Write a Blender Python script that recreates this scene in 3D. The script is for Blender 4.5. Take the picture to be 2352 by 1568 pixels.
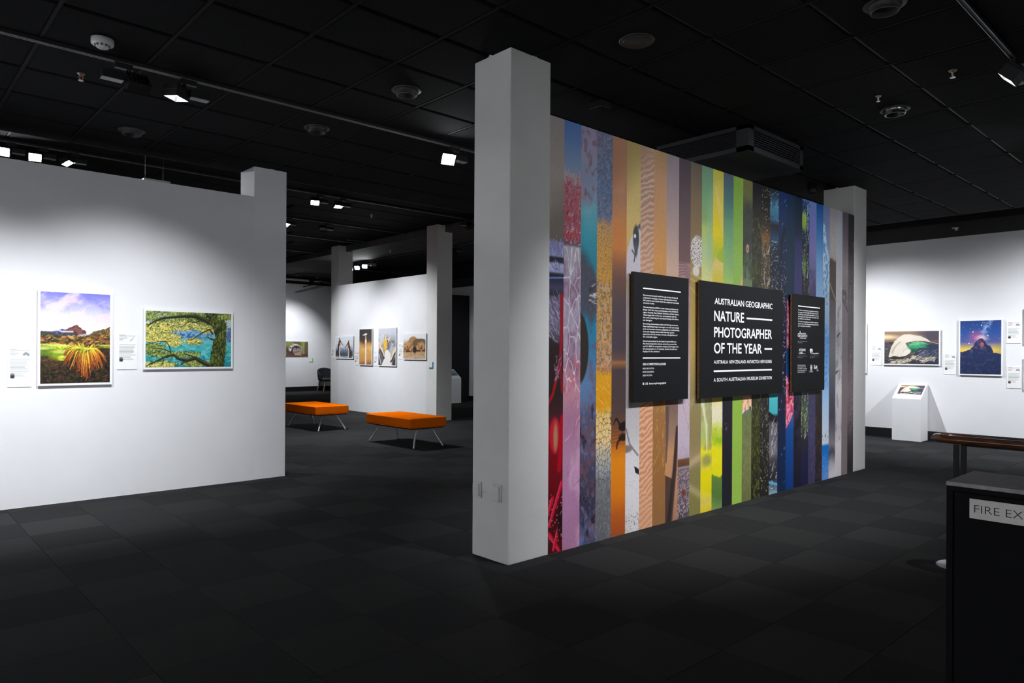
import bpy, bmesh, math, random
import numpy as np
from mathutils import Vector, Matrix

for o in list(bpy.data.objects):
    bpy.data.objects.remove(o, do_unlink=True)
S = bpy.context.scene
COL = S.collection

# ------------------------------------------------------------------ camera
CAM_YAW, CAM_ROLL, CAM_H = math.radians(42.736), math.radians(0.318), 1.4
cam_d = bpy.data.cameras.new('camera')
cam_d.sensor_width = 36.0
cam_d.lens = 1629.11 / 2352 * 36.0
cam_d.shift_y = 24.86 / 2352
cam_d.clip_start = 0.05
cam_d.clip_end = 100
cam = bpy.data.objects.new('camera', cam_d)
COL.objects.link(cam)
_f = Vector((math.sin(CAM_YAW), math.cos(CAM_YAW), 0))
_r = Vector((math.cos(CAM_YAW), -math.sin(CAM_YAW), 0))
_u = Vector((0, 0, 1))
_r3 = _r * math.cos(CAM_ROLL) + _u * math.sin(CAM_ROLL)
_u3 = -_r * math.sin(CAM_ROLL) + _u * math.cos(CAM_ROLL)
_m = Matrix((_r3, _u3, -_f)).transposed().to_4x4()
_m.translation = (0, 0, CAM_H)
cam.matrix_world = _m
S.camera = cam

# ------------------------------------------------------------------ world, exposure
W = bpy.data.worlds.new('dark_world')
S.world = W
W.use_nodes = True
W.node_tree.nodes['Background'].inputs[0].default_value = (0.02, 0.022, 0.028, 1)
W.node_tree.nodes['Background'].inputs[1].default_value = 1.0
S.view_settings.view_transform = 'Standard'
S.view_settings.look = 'None'
S.view_settings.gamma = 1.0
S.view_settings.use_curve_mapping = False
S.view_settings.exposure = 0.0
LP = 1.0                       # all track lamps together

# ------------------------------------------------------------------ materials
MATS = {}
def lin(c):
    c = np.asarray(c, dtype=float) / 255.0
    return np.where(c <= 0.04045, c / 12.92, ((c + 0.055) / 1.055) ** 2.4)
def mat(name, base, rough=0.7, metal=0.0, spec=0.5, noise=None, bump=None, emit=None, sheen=0.0, coat=0.0):
    m = bpy.data.materials.new(name)
    m.use_nodes = True
    nt = m.node_tree
    b = nt.nodes['Principled BSDF']
    b.inputs['Base Color'].default_value = (*base, 1)
    b.inputs['Roughness'].default_value = rough
    b.inputs['Metallic'].default_value = metal
    b.inputs['Specular IOR Level'].default_value = spec
    b.inputs['Sheen Weight'].default_value = sheen
    b.inputs['Coat Weight'].default_value = coat
    tc = nt.nodes.new('ShaderNodeTexCoord')
    if noise:                  # (scale, amount, detail)
        n = nt.nodes.new('ShaderNodeTexNoise')
        n.inputs['Scale'].default_value = noise[0]
        n.inputs['Detail'].default_value = noise[2]
        nt.links.new(tc.outputs['Object'], n.inputs['Vector'])
        r = nt.nodes.new('ShaderNodeValToRGB')
        r.color_ramp.elements[0].position = 0.3
        r.color_ramp.elements[1].position = 0.7
        a = noise[1]
        r.color_ramp.elements[0].color = (*[max(0, x * (1 - a)) for x in base], 1)
        r.color_ramp.elements[1].color = (*[min(1, x * (1 + a)) for x in base], 1)
        nt.links.new(n.outputs['Fac'], r.inputs['Fac'])
        nt.links.new(r.outputs['Color'], b.inputs['Base Color'])
    if bump:                   # (scale, strength, distance)
        n2 = nt.nodes.new('ShaderNodeTexNoise')
        n2.inputs['Scale'].default_value = bump[0]
        n2.inputs['Detail'].default_value = 4
        nt.links.new(tc.outputs['Object'], n2.inputs['Vector'])
        bp = nt.nodes.new('ShaderNodeBump')
        bp.inputs['Strength'].default_value = bump[1]
        bp.inputs['Distance'].default_value = bump[2]
        nt.links.new(n2.outputs['Fac'], bp.inputs['Height'])
        nt.links.new(bp.outputs['Normal'], b.inputs['Normal'])
    if emit:
        b.inputs['Emission Color'].default_value = (*emit[0], 1)
        b.inputs['Emission Strength'].default_value = emit[1]
    MATS[name] = m
    return m

mat('white_paint', (0.80, 0.80, 0.81), 0.85, spec=0.25, noise=(2.2, 0.02, 3), bump=(160, 0.12, 0.002))
mat('pillar_paint', (0.745, 0.735, 0.71), 0.8, spec=0.3, noise=(3, 0.03, 4), bump=(60, 0.25, 0.003))
mat('plinth_paint', (0.82, 0.82, 0.83), 0.55, spec=0.35, noise=(5, 0.015, 2))
mat('black_paint', (0.012, 0.012, 0.014), 0.75, spec=0.3, noise=(2, 0.15, 3))
mat('dark_brown_paint', (0.055, 0.050, 0.048), 0.8, spec=0.2, noise=(1.5, 0.2, 3))
mat('beam_paint', (0.11, 0.106, 0.10), 0.85, spec=0.2, noise=(1.2, 0.25, 3))
mat('grid_bar', (0.008, 0.008, 0.009), 0.8, spec=0.15, noise=(4, 0.2, 2))
mat('skirting', (0.008, 0.008, 0.009), 0.5, spec=0.4, noise=(3, 0.1, 2))
mat('track_alu', (0.45, 0.45, 0.46), 0.35, metal=0.9, noise=(20, 0.06, 2))
mat('track_black', (0.01, 0.01, 0.011), 0.5, noise=(9, 0.1, 2))
mat('lamp_black', (0.010, 0.010, 0.011), 0.45, noise=(12, 0.1, 2))
mat('lamp_grey', (0.32, 0.32, 0.33), 0.5, noise=(12, 0.05, 2))
mat('lens_on', (0.9, 0.9, 0.9), 0.4, emit=((0.93, 0.97, 1.0), 190.0))
mat('lens_off', (0.22, 0.22, 0.23), 0.3, noise=(90, 0.3, 1))
mat('white_plastic', (0.72, 0.72, 0.71), 0.4, noise=(8, 0.03, 2))
mat('grey_slot', (0.08, 0.08, 0.08), 0.6, noise=(8, 0.05, 2))
mat('chrome', (0.88, 0.88, 0.90), 0.30, metal=0.65, noise=(8, 0.04, 2))
mat('brass', (0.45, 0.36, 0.25), 0.35, metal=0.8, noise=(30, 0.1, 2))
mat('red_glass', (0.45, 0.03, 0.02), 0.2, noise=(8, 0.1, 2))
mat('orange_wool', (0.86, 0.155, 0.002), 1.0, spec=0.0, noise=(55, 0.10, 4), bump=(420, 0.35, 0.002))
mat('orange_piping', (0.62, 0.10, 0.003), 0.95, spec=0.1, noise=(80, 0.1, 3))
mat('board_black', (0.006, 0.006, 0.007), 0.65, spec=0.16, noise=(3, 0.06, 2))
mat('board_edge', (0.16, 0.085, 0.045), 0.9, spec=0.1, noise=(60, 0.45, 3))
mat('board_edge_dark', (0.055, 0.035, 0.024), 0.9, spec=0.1, noise=(60, 0.3, 3))
mat('white_ink', (0.86, 0.86, 0.86), 0.6, noise=(6, 0.01, 1))
mat('grey_ink', (0.35, 0.35, 0.35), 0.6, noise=(6, 0.01, 1))
mat('print_board', (0.86, 0.86, 0.87), 0.5, spec=0.3, noise=(6, 0.01, 1))
mat('spacer', (0.25, 0.25, 0.25), 0.8, noise=(10, 0.05, 1))
mat('rail_wood', (0.12, 0.042, 0.017), 0.22, spec=0.6, noise=(9, 0.35, 6), coat=0.4)
mat('rail_post', (0.005, 0.006, 0.008), 0.6, noise=(6, 0.1, 2))
mat('flange_steel', (0.42, 0.45, 0.50), 0.35, metal=0.6, noise=(15, 0.08, 2))
mat('cabinet_black', (0.005, 0.005, 0.006), 0.75, spec=0.15, noise=(5, 0.2, 3))
mat('cabinet_top', (0.36, 0.34, 0.34), 0.75, spec=0.3, noise=(40, 0.15, 3))
mat('sign_plate', (0.76, 0.74, 0.68), 0.5, noise=(10, 0.05, 3))
mat('sign_ink', (0.03, 0.03, 0.03), 0.6, noise=(6, 0.02, 1))
mat('chair_felt', (0.030, 0.033, 0.037), 0.95, spec=0.1, noise=(70, 0.2, 3))
mat('chair_seat', (0.055, 0.058, 0.062), 0.95, spec=0.1, noise=(70, 0.2, 3))
mat('chair_wood', (0.30, 0.17, 0.085), 0.5, noise=(25, 0.3, 4))
mat('teal_vinyl', tuple(lin((25, 125, 145))), 0.5, noise=(8, 0.03, 1))
mat('lime_vinyl', tuple(lin((150, 190, 60))), 0.5, noise=(8, 0.03, 1))
mat('pale_pipe', (0.30, 0.29, 0.25), 0.5, noise=(12, 0.12, 3))
mat('vent_grey', (0.028, 0.029, 0.034), 0.5, noise=(6, 0.1, 2))
mat('dark_chrome', (0.14, 0.14, 0.145), 0.25, metal=0.9, noise=(9, 0.1, 2))
mat('downlight_black', (0.025, 0.025, 0.026), 0.5, noise=(9, 0.1, 2))

def random_mat(name, lo, hi, rough, bump, detail_scale, island=False, spec=0.2):
    """One tile after another takes a slightly different tone."""
    m = bpy.data.materials.new(name)
    m.use_nodes = True
    nt = m.node_tree
    b = nt.nodes['Principled BSDF']
    b.inputs['Roughness'].default_value = rough
    b.inputs['Specular IOR Level'].default_value = spec
    tc = nt.nodes.new('ShaderNodeTexCoord')
    if island:
        rnd = nt.nodes.new('ShaderNodeNewGeometry').outputs['Random Per Island']
    else:
        rnd = nt.nodes.new('ShaderNodeObjectInfo').outputs['Random']
    ramp = nt.nodes.new('ShaderNodeValToRGB')
    ramp.color_ramp.elements[0].color = (*lo, 1)
    ramp.color_ramp.elements[1].color = (*hi, 1)
    nt.links.new(rnd, ramp.inputs['Fac'])
    n = nt.nodes.new('ShaderNodeTexNoise')
    n.inputs['Scale'].default_value = detail_scale
    n.inputs['Detail'].default_value = 3
    nt.links.new(tc.outputs['Object'], n.inputs['Vector'])
    mr = nt.nodes.new('ShaderNodeMapRange')
    mr.inputs['From Min'].default_value = 0.3
    mr.inputs['From Max'].default_value = 0.7
    mr.inputs['To Min'].default_value = 0.55
    mr.inputs['To Max'].default_value = 1.45
    nt.links.new(n.outputs['Fac'], mr.inputs['Value'])
    mx = nt.nodes.new('ShaderNodeVectorMath')
    mx.operation = 'SCALE'
    nt.links.new(ramp.outputs['Color'], mx.inputs[0])
    nt.links.new(mr.outputs['Result'], mx.inputs['Scale'])
    nt.links.new(mx.outputs['Vector'], b.inputs['Base Color'])
    bp = nt.nodes.new('ShaderNodeBump')
    bp.inputs['Strength'].default_value = bump
    bp.inputs['Distance'].default_value = 0.003
    nt.links.new(n.outputs['Fac'], bp.inputs['Height'])
    nt.links.new(bp.outputs['Normal'], b.inputs['Normal'])
    MATS[name] = m
random_mat('carpet_a', (0.022, 0.022, 0.023), (0.027, 0.027, 0.028), 0.98, 0.5, 240, spec=0.06)
random_mat('carpet_b', (0.028, 0.028, 0.028), (0.034, 0.034, 0.034), 0.98, 0.5, 240, spec=0.06)
random_mat('carpet_far', (0.026, 0.026, 0.027), (0.034, 0.034, 0.034), 0.98, 0.4, 200, island=True, spec=0.06)
random_mat('ceiling_felt', (0.006, 0.006, 0.0068), (0.010, 0.010, 0.011), 0.95, 0.8, 110, spec=0.12)

def print_mat():
    m = bpy.data.materials.new('printed_ink')
    m.use_nodes = True
    nt = m.node_tree
    b = nt.nodes['Principled BSDF']
    a = nt.nodes.new('ShaderNodeAttribute')
    a.attribute_name = 'ink'
    nt.links.new(a.outputs['Color'], b.inputs['Base Color'])
    b.inputs['Roughness'].default_value = 0.55
    b.inputs['Specular IOR Level'].default_value = 0.25
    MATS['printed_ink'] = m
print_mat()

# ------------------------------------------------------------------ mesh helpers
ORG = {}
class MB:
    """Collects simple shapes, in world coordinates, for ONE mesh object."""
    def __init__(s):
        s.v, s.f, s.sm = [], [], []
    def add(s, v, f, smooth=False):
        k = len(s.v)
        s.v += [tuple(p) for p in v]
        s.f += [tuple(i + k for i in q) for q in f]
        s.sm += [smooth] * len(f)
        return s
    def box(s, x0, x1, y0, y1, z0, z1):
        v = [(x, y, z) for z in (z0, z1) for y in (y0, y1) for x in (x0, x1)]
        return s.add(v, [(0, 2, 3, 1), (4, 5, 7, 6), (0, 1, 5, 4), (2, 6, 7, 3), (0, 4, 6, 2), (1, 3, 7, 5)])
    def obox(s, c, ax, ay, az, hx, hy, hz):
        c, ax, ay, az = Vector(c), Vector(ax), Vector(ay), Vector(az)
        v = [c + ax * (hx * i) + ay * (hy * j) + az * (hz * k) for k in (-1, 1) for j in (-1, 1) for i in (-1, 1)]
        return s.add(v, [(0, 2, 3, 1), (4, 5, 7, 6), (0, 1, 5, 4), (2, 6, 7, 3), (0, 4, 6, 2), (1, 3, 7, 5)])
    def prism(s, poly, ax, a, b):
        """poly = 2-D outline (counter-clockwise) in the two other axes, extruded along ax."""
        def P(p, t):
            return {'x': (t, p[0], p[1]), 'y': (p[0], t, p[1]), 'z': (p[0], p[1], t)}[ax]
        n = len(poly)
        v = [P(p, a) for p in poly] + [P(p, b) for p in poly]
        f = [tuple(range(n))[::-1], tuple(range(n, 2 * n))] + [(i, (i + 1) % n, n + (i + 1) % n, n + i) for i in range(n)]
        return s.add(v, f)
    def tube(s, pts, r, n=10, closed=False, rz=None):
        pts = [Vector(p) for p in pts]
        m = len(pts)
        rings = []
        prev = None
        for i, p in enumerate(pts):
            a = pts[(i - 1) % m] if (closed or i > 0) else p
            b = pts[(i + 1) % m] if (closed or i < m - 1) else p
            t = (b - a).normalized()
            if prev is None:
                h = Vector((0, 0, 1)) if abs(t.z) < 0.95 else Vector((1, 0, 0))
                u = t.cross(h).normalized()
            else:
                u = (prev - t * prev.dot(t)).normalized()
            prev = u
            w = u.cross(t).normalized()
            ri = r[i] if isinstance(r, (list, tuple)) else r
            rings.append([p + u * (ri * math.cos(2 * math.pi * k / n)) + w * ((rz or ri) * math.sin(2 * math.pi * k / n)) for k in range(n)])
        v = [q for ring in rings for q in ring]
        f = []
        for i in range(m if closed else m - 1):
            j = (i + 1) % m
            for k in range(n):
                f.append((i * n + k, i * n + (k + 1) % n, j * n + (k + 1) % n, j * n + k))
        s.add(v, f, True)
        if not closed:
            s.add(rings[0], [tuple(range(n))[::-1]])
            s.add(rings[-1], [tuple(range(n))])
        return s
    def lathe(s, prof, c, n=24, axis='z'):
        """prof = [(radius, height)...] turned about a vertical axis at c."""
        cx, cy, cz = c
        v, f = [], []
        for r, h in prof:
            for k in range(n):
                a = 2 * math.pi * k / n
                v.append((cx + r * math.cos(a), cy + r * math.sin(a), cz + h))
        for i in range(len(prof) - 1):
            for k in range(n):
                f.append((i * n + k, i * n + (k + 1) % n, (i + 1) * n + (k + 1) % n, (i + 1) * n + k))
        return s.add(v, f, True)
    def mesh(s, name, origin=(0, 0, 0)):
        o = Vector(origin)
        me = bpy.data.meshes.new(name)
        me.from_pydata([tuple(Vector(p) - o) for p in s.v], [], s.f)
        me.polygons.foreach_set('use_smooth', s.sm)
        bm = bmesh.new()
        bm.from_mesh(me)
        bmesh.ops.recalc_face_normals(bm, faces=bm.faces)
        bm.to_mesh(me)
        bm.free()
        return me

def tag(o, label=None, cat=None, group=None, kind=None):
    if label: o['label'] = label
    if cat: o['category'] = cat
    if group: o['group'] = group
    if kind: o['kind'] = kind
    return o
def thing(name, loc, label=None, cat=None, group=None, kind=None):
    o = bpy.data.objects.new(name, None)
    o.empty_display_size = 0.1
    o.location = loc
    COL.objects.link(o)
    ORG[o.name] = Vector(loc)
    return tag(o, label, cat, group, kind)
def part(name, mb, material, parent=None, origin=None, label=None, cat=None, group=None, kind=None, bevel=0, seg=2, sub=0):
    if parent is not None:
        org = ORG[parent.name]
    else:
        org = Vector(origin if origin is not None else (0, 0, 0))
    me = mb.mesh(name, org)
    me.materials.append(MATS[material])
    o = bpy.data.objects.new(name, me)
    COL.objects.link(o)
    if parent is not None:
        o.parent = parent
    else:
        o.location = org
    ORG[o.name] = org
    if bevel:
        b = o.modifiers.new('bevel', 'BEVEL')
        b.width = bevel
        b.segments = seg
        b.limit_method = 'ANGLE'
        b.angle_limit = math.radians(40)
    if sub:
        sm = o.modifiers.new('subdivision', 'SUBSURF')
        sm.levels = sm.render_levels = sub
    return tag(o, label, cat, group, kind)
def B(*a):
    return MB().box(*a)
def struct(name, mb, material, origin=None, parent=None, **k):
    return part(name, mb, material, parent, origin, kind='structure' if parent is None else None, **k)
def copy_tree(o, loc=None, label=None, parent=None):
    c = o.copy()
    COL.objects.link(c)
    if parent is not None:
        c.parent = parent
    if loc is not None:
        c.location = loc
    if label:
        c['label'] = label
    for ch in [x for x in bpy.data.objects if x.parent == o]:
        copy_tree(ch, parent=c)
    return c

# flat print: a fine grid whose points carry the ink colour
def print_grid(name, rgb, O, U, V, parent, mats='printed_ink', linear=False):
    h, w = rgb.shape[:2]
    O, U, V = np.array(O, float), np.array(U, float), np.array(V, float)
    org = np.array(ORG[parent.name])
    us = np.linspace(0, 1, w)
    vs = np.linspace(0, 1, h)
    P = (O - org)[None, None] + us[None, :, None] * U + vs[:, None, None] * V
    P = P.reshape(-1, 3)
    i = np.arange(w * h).reshape(h, w)
    F = np.stack([i[:-1, :-1], i[:-1, 1:], i[1:, 1:], i[1:, :-1]], -1).reshape(-1, 4)
    me = bpy.data.meshes.new(name)
    me.vertices.add(len(P))
    me.vertices.foreach_set('co', P.astype(np.float32).ravel())
    me.loops.add(F.size)
    me.loops.foreach_set('vertex_index', F.astype(np.int32).ravel())
    me.polygons.add(len(F))
    me.polygons.foreach_set('loop_start', np.arange(0, F.size, 4, dtype=np.int32))
    me.polygons.foreach_set('loop_total', np.full(len(F), 4, dtype=np.int32))
    me.update(calc_edges=True)
    c = rgb if linear else lin(np.clip(rgb, 0, 255))
    c = np.clip(c, 0.002, 0.88)
    a = me.attributes.new('ink', 'FLOAT_COLOR', 'POINT')
    a.data.foreach_set('color', np.concatenate([c.reshape(-1, 3), np.ones((w * h, 1))], 1).astype(np.float32).ravel())
    me.materials.append(MATS[mats])
    me.validate()
    o = bpy.data.objects.new(name, me)
    COL.objects.link(o)
    o.parent = parent
    ORG[o.name] = ORG[parent.name]
    return o
# ------------------------------------------------------------------ the setting
XR, YB, XL, YN = 12.883, 23.25, -4.0, -3.5        # room: right wall, back wall, far left, near
ZC, ZR = 3.405, 3.98                               # lower ceiling, raised ceiling
YS, XS = 7.95, 11.6                                # where the ceiling steps up

# floor: slab, carpet tiles laid quarter-turned
floor = struct('floor', B(XL, XR, YN, YB, -0.12, -0.008), 'black_paint')
TS = 0.51
def tile_mesh(name, material, s, z0, z1):
    me = B(-s / 2, s / 2, -s / 2, s / 2, z0, z1).mesh(name)
    me.materials.append(MATS[material])
    return me
ta = tile_mesh('carpet_tile_dark', 'carpet_a', TS - 0.003, -0.008, 0.0)
tb = tile_mesh('carpet_tile_light', 'carpet_b', TS - 0.003, -0.008, 0.0)
cells = []
for i in range(-18, 16):
    for j in range(-12, 42):
        x, y = 5.04 + TS * (i + 0.5), 2.29 + TS * (j + 0.5)
        if not (XL + 0.2 < x < XR - 0.2 and YN + 0.2 < y < YB - 0.2):
            continue
        fw = x * _f.x + y * _f.y
        sd = x * _r.x + y * _r.y
        cells.append((fw, sd, x, y, (i + j) % 2))
near = [c for c in cells if c[0] > 1.7 and abs(c[1]) < c[0] * 0.74 + 0.4]
near.sort()
keep = set()
rest = MB()
for n, c in enumerate(near):
    if len(keep) >= 300:
        break
    fw, sd, x, y, par = c
    if y > 7.7 and x < 3.3:           # behind the left partition
        continue
    keep.add((x, y))
    o = bpy.data.objects.new('carpet_tile', tb if par == 0 else ta)
    o.location = (x, y, 0)
    COL.objects.link(o)
    o.parent = floor
for c in cells:
    if (c[2], c[3]) not in keep:
        h = TS / 2 - 0.0015
        rest.box(c[2] - h, c[2] + h, c[3] - h, c[3] + h, -0.008, 0.0)
part('carpet_tile_field', rest, 'carpet_far', floor, kind='stuff')

# ceilings: slabs above, felt tiles hung in a grid
ceil = struct('ceiling', B(XL, XS, YN, YS, ZC + 0.03, ZC + 0.12), 'black_paint')
ceil_up = struct('ceiling', MB().box(XL, XR, YS, YB, ZR + 0.03, ZR + 0.12).box(XS, XR, YN, YS, ZR + 0.03, ZR + 0.12), 'black_paint')
struct('trim_1', MB().box(XL, XS, YS - 0.03, YS, ZC, ZR + 0.03).box(XS - 0.03, XS, YN, YS, ZC, ZR + 0.03), 'black_paint')
GX = 0.6265
xl = [0.86 + GX * k for k in range(-3, 18)]
xl = [x for x in xl if x < XS - 0.1] + [XS - 0.03]
yl = [3.10 - 0.628 * k for k in range(5, -1, -1)] + [3.635] + [4.17 + 0.627 * k for k in range(7)]
yl[-1] = YS - 0.03
cache = {}
def ceiling_tiles(parent, xs, ys, z, skip=None):
    for a, b in zip(xs[:-1], xs[1:]):
        for c, d in zip(ys[:-1], ys[1:]):
            mx, my = (a + b) / 2, (c + d) / 2
            if skip and skip(mx, my):
                continue
            key = (round(b - a, 2), round(d - c, 2))
            if key not in cache:
                w, h = (b - a) / 2 - 0.012, (d - c) / 2 - 0.012
                t = 0.012
                mb = MB().add([(-w, -h, 0.03), (w, -h, 0.03), (w, h, 0.03), (-w, h, 0.03),
                               (-w, -h, 0.004), (w, -h, 0.004), (w, h, 0.004), (-w, h, 0.004),
                               (-w + t, -h + t, -0.004), (w - t, -h + t, -0.004), (w - t, h - t, -0.004), (-w + t, h - t, -0.004)],
                              [(0, 1, 5, 4), (1, 2, 6, 5), (2, 3, 7, 6), (3, 0, 4, 7), (4, 5, 9, 8), (5, 6, 10, 9), (6, 7, 11, 10), (7, 4, 8, 11), (8, 9, 10, 11), (3, 2, 1, 0)])
                me = mb.mesh('ceiling_tile')
                me.materials.append(MATS['ceiling_felt'])
                cache[key] = me
            o = bpy.data.objects.new('ceiling_tile', cache[key])
            o.location = (mx, my, z)
            COL.objects.link(o)
            o.parent = parent
ceiling_tiles(ceil, xl, yl, ZC, lambda x, y: (x < 0.7 and y < 3.2))
bars = MB()
for y in yl[1:-1]:
    bars.box(xl[0], XS - 0.03, y - 0.010, y + 0.010, ZC + 0.012, ZC + 0.03)
part('grid_bar_long', bars, 'skirting', ceil, kind='stuff')
bars = MB()
for x in xl[1:-1]:
    bars.box(x - 0.011, x + 0.011, yl[0], YS - 0.03, ZC - 0.002, ZC + 0.03)
part('grid_bar_cross', bars, 'grid_bar', ceil, kind='stuff')
xu = [0.70 + 0.6265 * k for k in range(13)] + [8.77]
yu = [YS + 0.65 * k for k in range(24)]
def hid(x, y):
    d = Vector((x, y, ZR - CAM_H))
    fw = d.x * _f.x + d.y * _f.y
    px = 1176 + 1629 * (d.x * _r.x + d.y * _r.y) / fw
    py = 809 - 1629 * d.z / fw
    return px > 1130 or (px < 640 and py > 380 + px * 0.15) or px < -60
ceiling_tiles(ceil_up, xu, yu, ZR, hid)
bars = MB()
for y in yu[1:-1]:
    bars.box(xu[0], 8.78, y - 0.010, y + 0.010, ZR + 0.012, ZR + 0.03)
for x in xu[1:-1]:
    bars.box(x - 0.011, x + 0.011, YS, YB, ZR - 0.002, ZR + 0.03)
part('grid_bar_raised', bars, 'grid_bar', ceil_up, kind='stuff')
# dropped beam behind the far partition, black beyond
beam = struct('ceiling_beam', B(8.80, 10.10, YS, YB, 3.845, ZR + 0.03), 'beam_paint')
struct('ceiling_beam', B(10.10, 12.3, 9.0, 19.0, 3.90, ZR + 0.03), 'black_paint')

# walls
wr = struct('wall_right', B(XR, XR + 0.12, YN, YB, 0, 3.283), 'white_paint')
struct('wall_right', B(XR - 0.02, XR + 0.12, YN, YB, 3.283, 3.515), 'dark_brown_paint')
struct('wall_right', B(XR + 0.02, XR + 0.12, YN, YB, 3.515, ZR + 0.1), 'black_paint')
struct('baseboard_right', B(XR - 0.014, XR, YN, YB, 0, 0.15), 'skirting')
struct('trim_2', B(XR - 0.019, XR - 0.014, YN, YB, 0.0, 0.012), 'grid_bar')
struct('wall_back', B(XL, XR, YB, YB + 0.12, 0, 3.74), 'white_paint')
struct('wall_back', B(XL, XR, YB + 0.02, YB + 0.12, 3.74, ZR + 0.1), 'black_paint')
struct('baseboard_back', B(XL, XR, YB - 0.014, YB, 0, 0.16), 'skirting')
struct('wall_near', B(XL, XR, YN - 0.12, YN, 0, ZC + 0.1), 'white_paint')
struct('wall_left', B(XL - 0.12, XL, YN, YB, 0, ZR + 0.1), 'white_paint')

# left partition with its pillar
struct('wall_partition_left', B(XL, 3.16, 7.556, 7.70, 0, 3.072), 'white_paint', origin=(0, 7.556, 0))
struct('pillar_left', B(3.16, 3.53, 7.556, 7.926, 0, ZC + 0.03), 'white_paint', origin=(3.345, 7.74, 0), bevel=0.004)
# far partition between its two pillars, tucked under the beam
def pillar_outline(y0, y1, name):
    struct(name, MB().prism([(8.60, 0), (8.985, 0), (8.985, 3.845), (8.80, 3.845), (8.80, 3.985), (8.60, 3.985)], 'y', y0, y1), 'pillar_paint', origin=(8.79, (y0 + y1) / 2, 0))
pillar_outline(11.55, 11.905, 'pillar_far')
pillar_outline(15.535, 15.90, 'pillar_far')
struct('wall_partition_far', B(8.60, 8.74, 11.905, 15.535, 0, 3.0), 'white_paint', origin=(8.67, 13.7, 0))
# black panel wall at the end of the aisle
struct('wall_panel_black', B(10.6, 12.80, 15.66, 15.80, 0, 3.0), 'black_paint', origin=(11.7, 15.7, 0))
# a tall black screen wall behind the far partition
struct('wall_panel_black', B(11.10, 12.6, 19.0, 19.12, 0, 3.86), 'black_paint', origin=(11.8, 19, 0))
# near pillar, mural wall, end pillar
struct('pillar_near', B(3.144, 3.52, 3.43, 3.80, 0, ZC + 0.03), 'pillar_paint', origin=(3.33, 3.61, 0), bevel=0.006)
struct('pillar_end', B(8.69, 9.055, 3.43, 3.80, 0, ZC + 0.03), 'pillar_paint', origin=(8.87, 3.61, 0), bevel=0.010)
mural_wall = struct('wall_mural', B(3.52, 8.69, 3.434, 3.60, 0, 3.045), 'white_paint', origin=(6.1, 3.5, 0))
# ------------------------------------------------------------------ painter for the flat prints
def hsh(ix, iy, seed):
    n = np.sin(ix * 127.1 + iy * 311.7 + seed * 74.7) * 43758.5453
    return n - np.floor(n)
def vnoise(x, y, seed):
    ix, iy = np.floor(x), np.floor(y)
    fx, fy = x - ix, y - iy
    fx, fy = fx * fx * (3 - 2 * fx), fy * fy * (3 - 2 * fy)
    a, b = hsh(ix, iy, seed), hsh(ix + 1, iy, seed)
    c, d = hsh(ix, iy + 1, seed), hsh(ix + 1, iy + 1, seed)
    return (a * (1 - fx) + b * fx) * (1 - fy) + (c * (1 - fx) + d * fx) * fy
def fbm(x, y, seed, o=4):
    r, a, t = 0, 0.5, 0
    for k in range(o):
        r = r + a * vnoise(x * 2 ** k, y * 2 ** k, seed + 13 * k)
        t += a
        a *= 0.55
    return r / t
def worley(x, y, seed):
    ix, iy = np.floor(x), np.floor(y)
    f1 = np.full(x.shape, 9.0)
    f2 = np.full(x.shape, 9.0)
    for i in (-1, 0, 1):
        for j in (-1, 0, 1):
            cx, cy = ix + i, iy + j
            d = np.hypot(cx + hsh(cx, cy, seed) - x, cy + hsh(cx, cy, seed + 5) - y)
            f2 = np.where(d < f1, f1, np.minimum(f2, d))
            f1 = np.minimum(f1, d)
    return f1, f2
def sstep(a, b, x):
    t = np.clip((x - a) / (b - a + 1e-9), 0, 1)
    return t * t * (3 - 2 * t)
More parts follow.
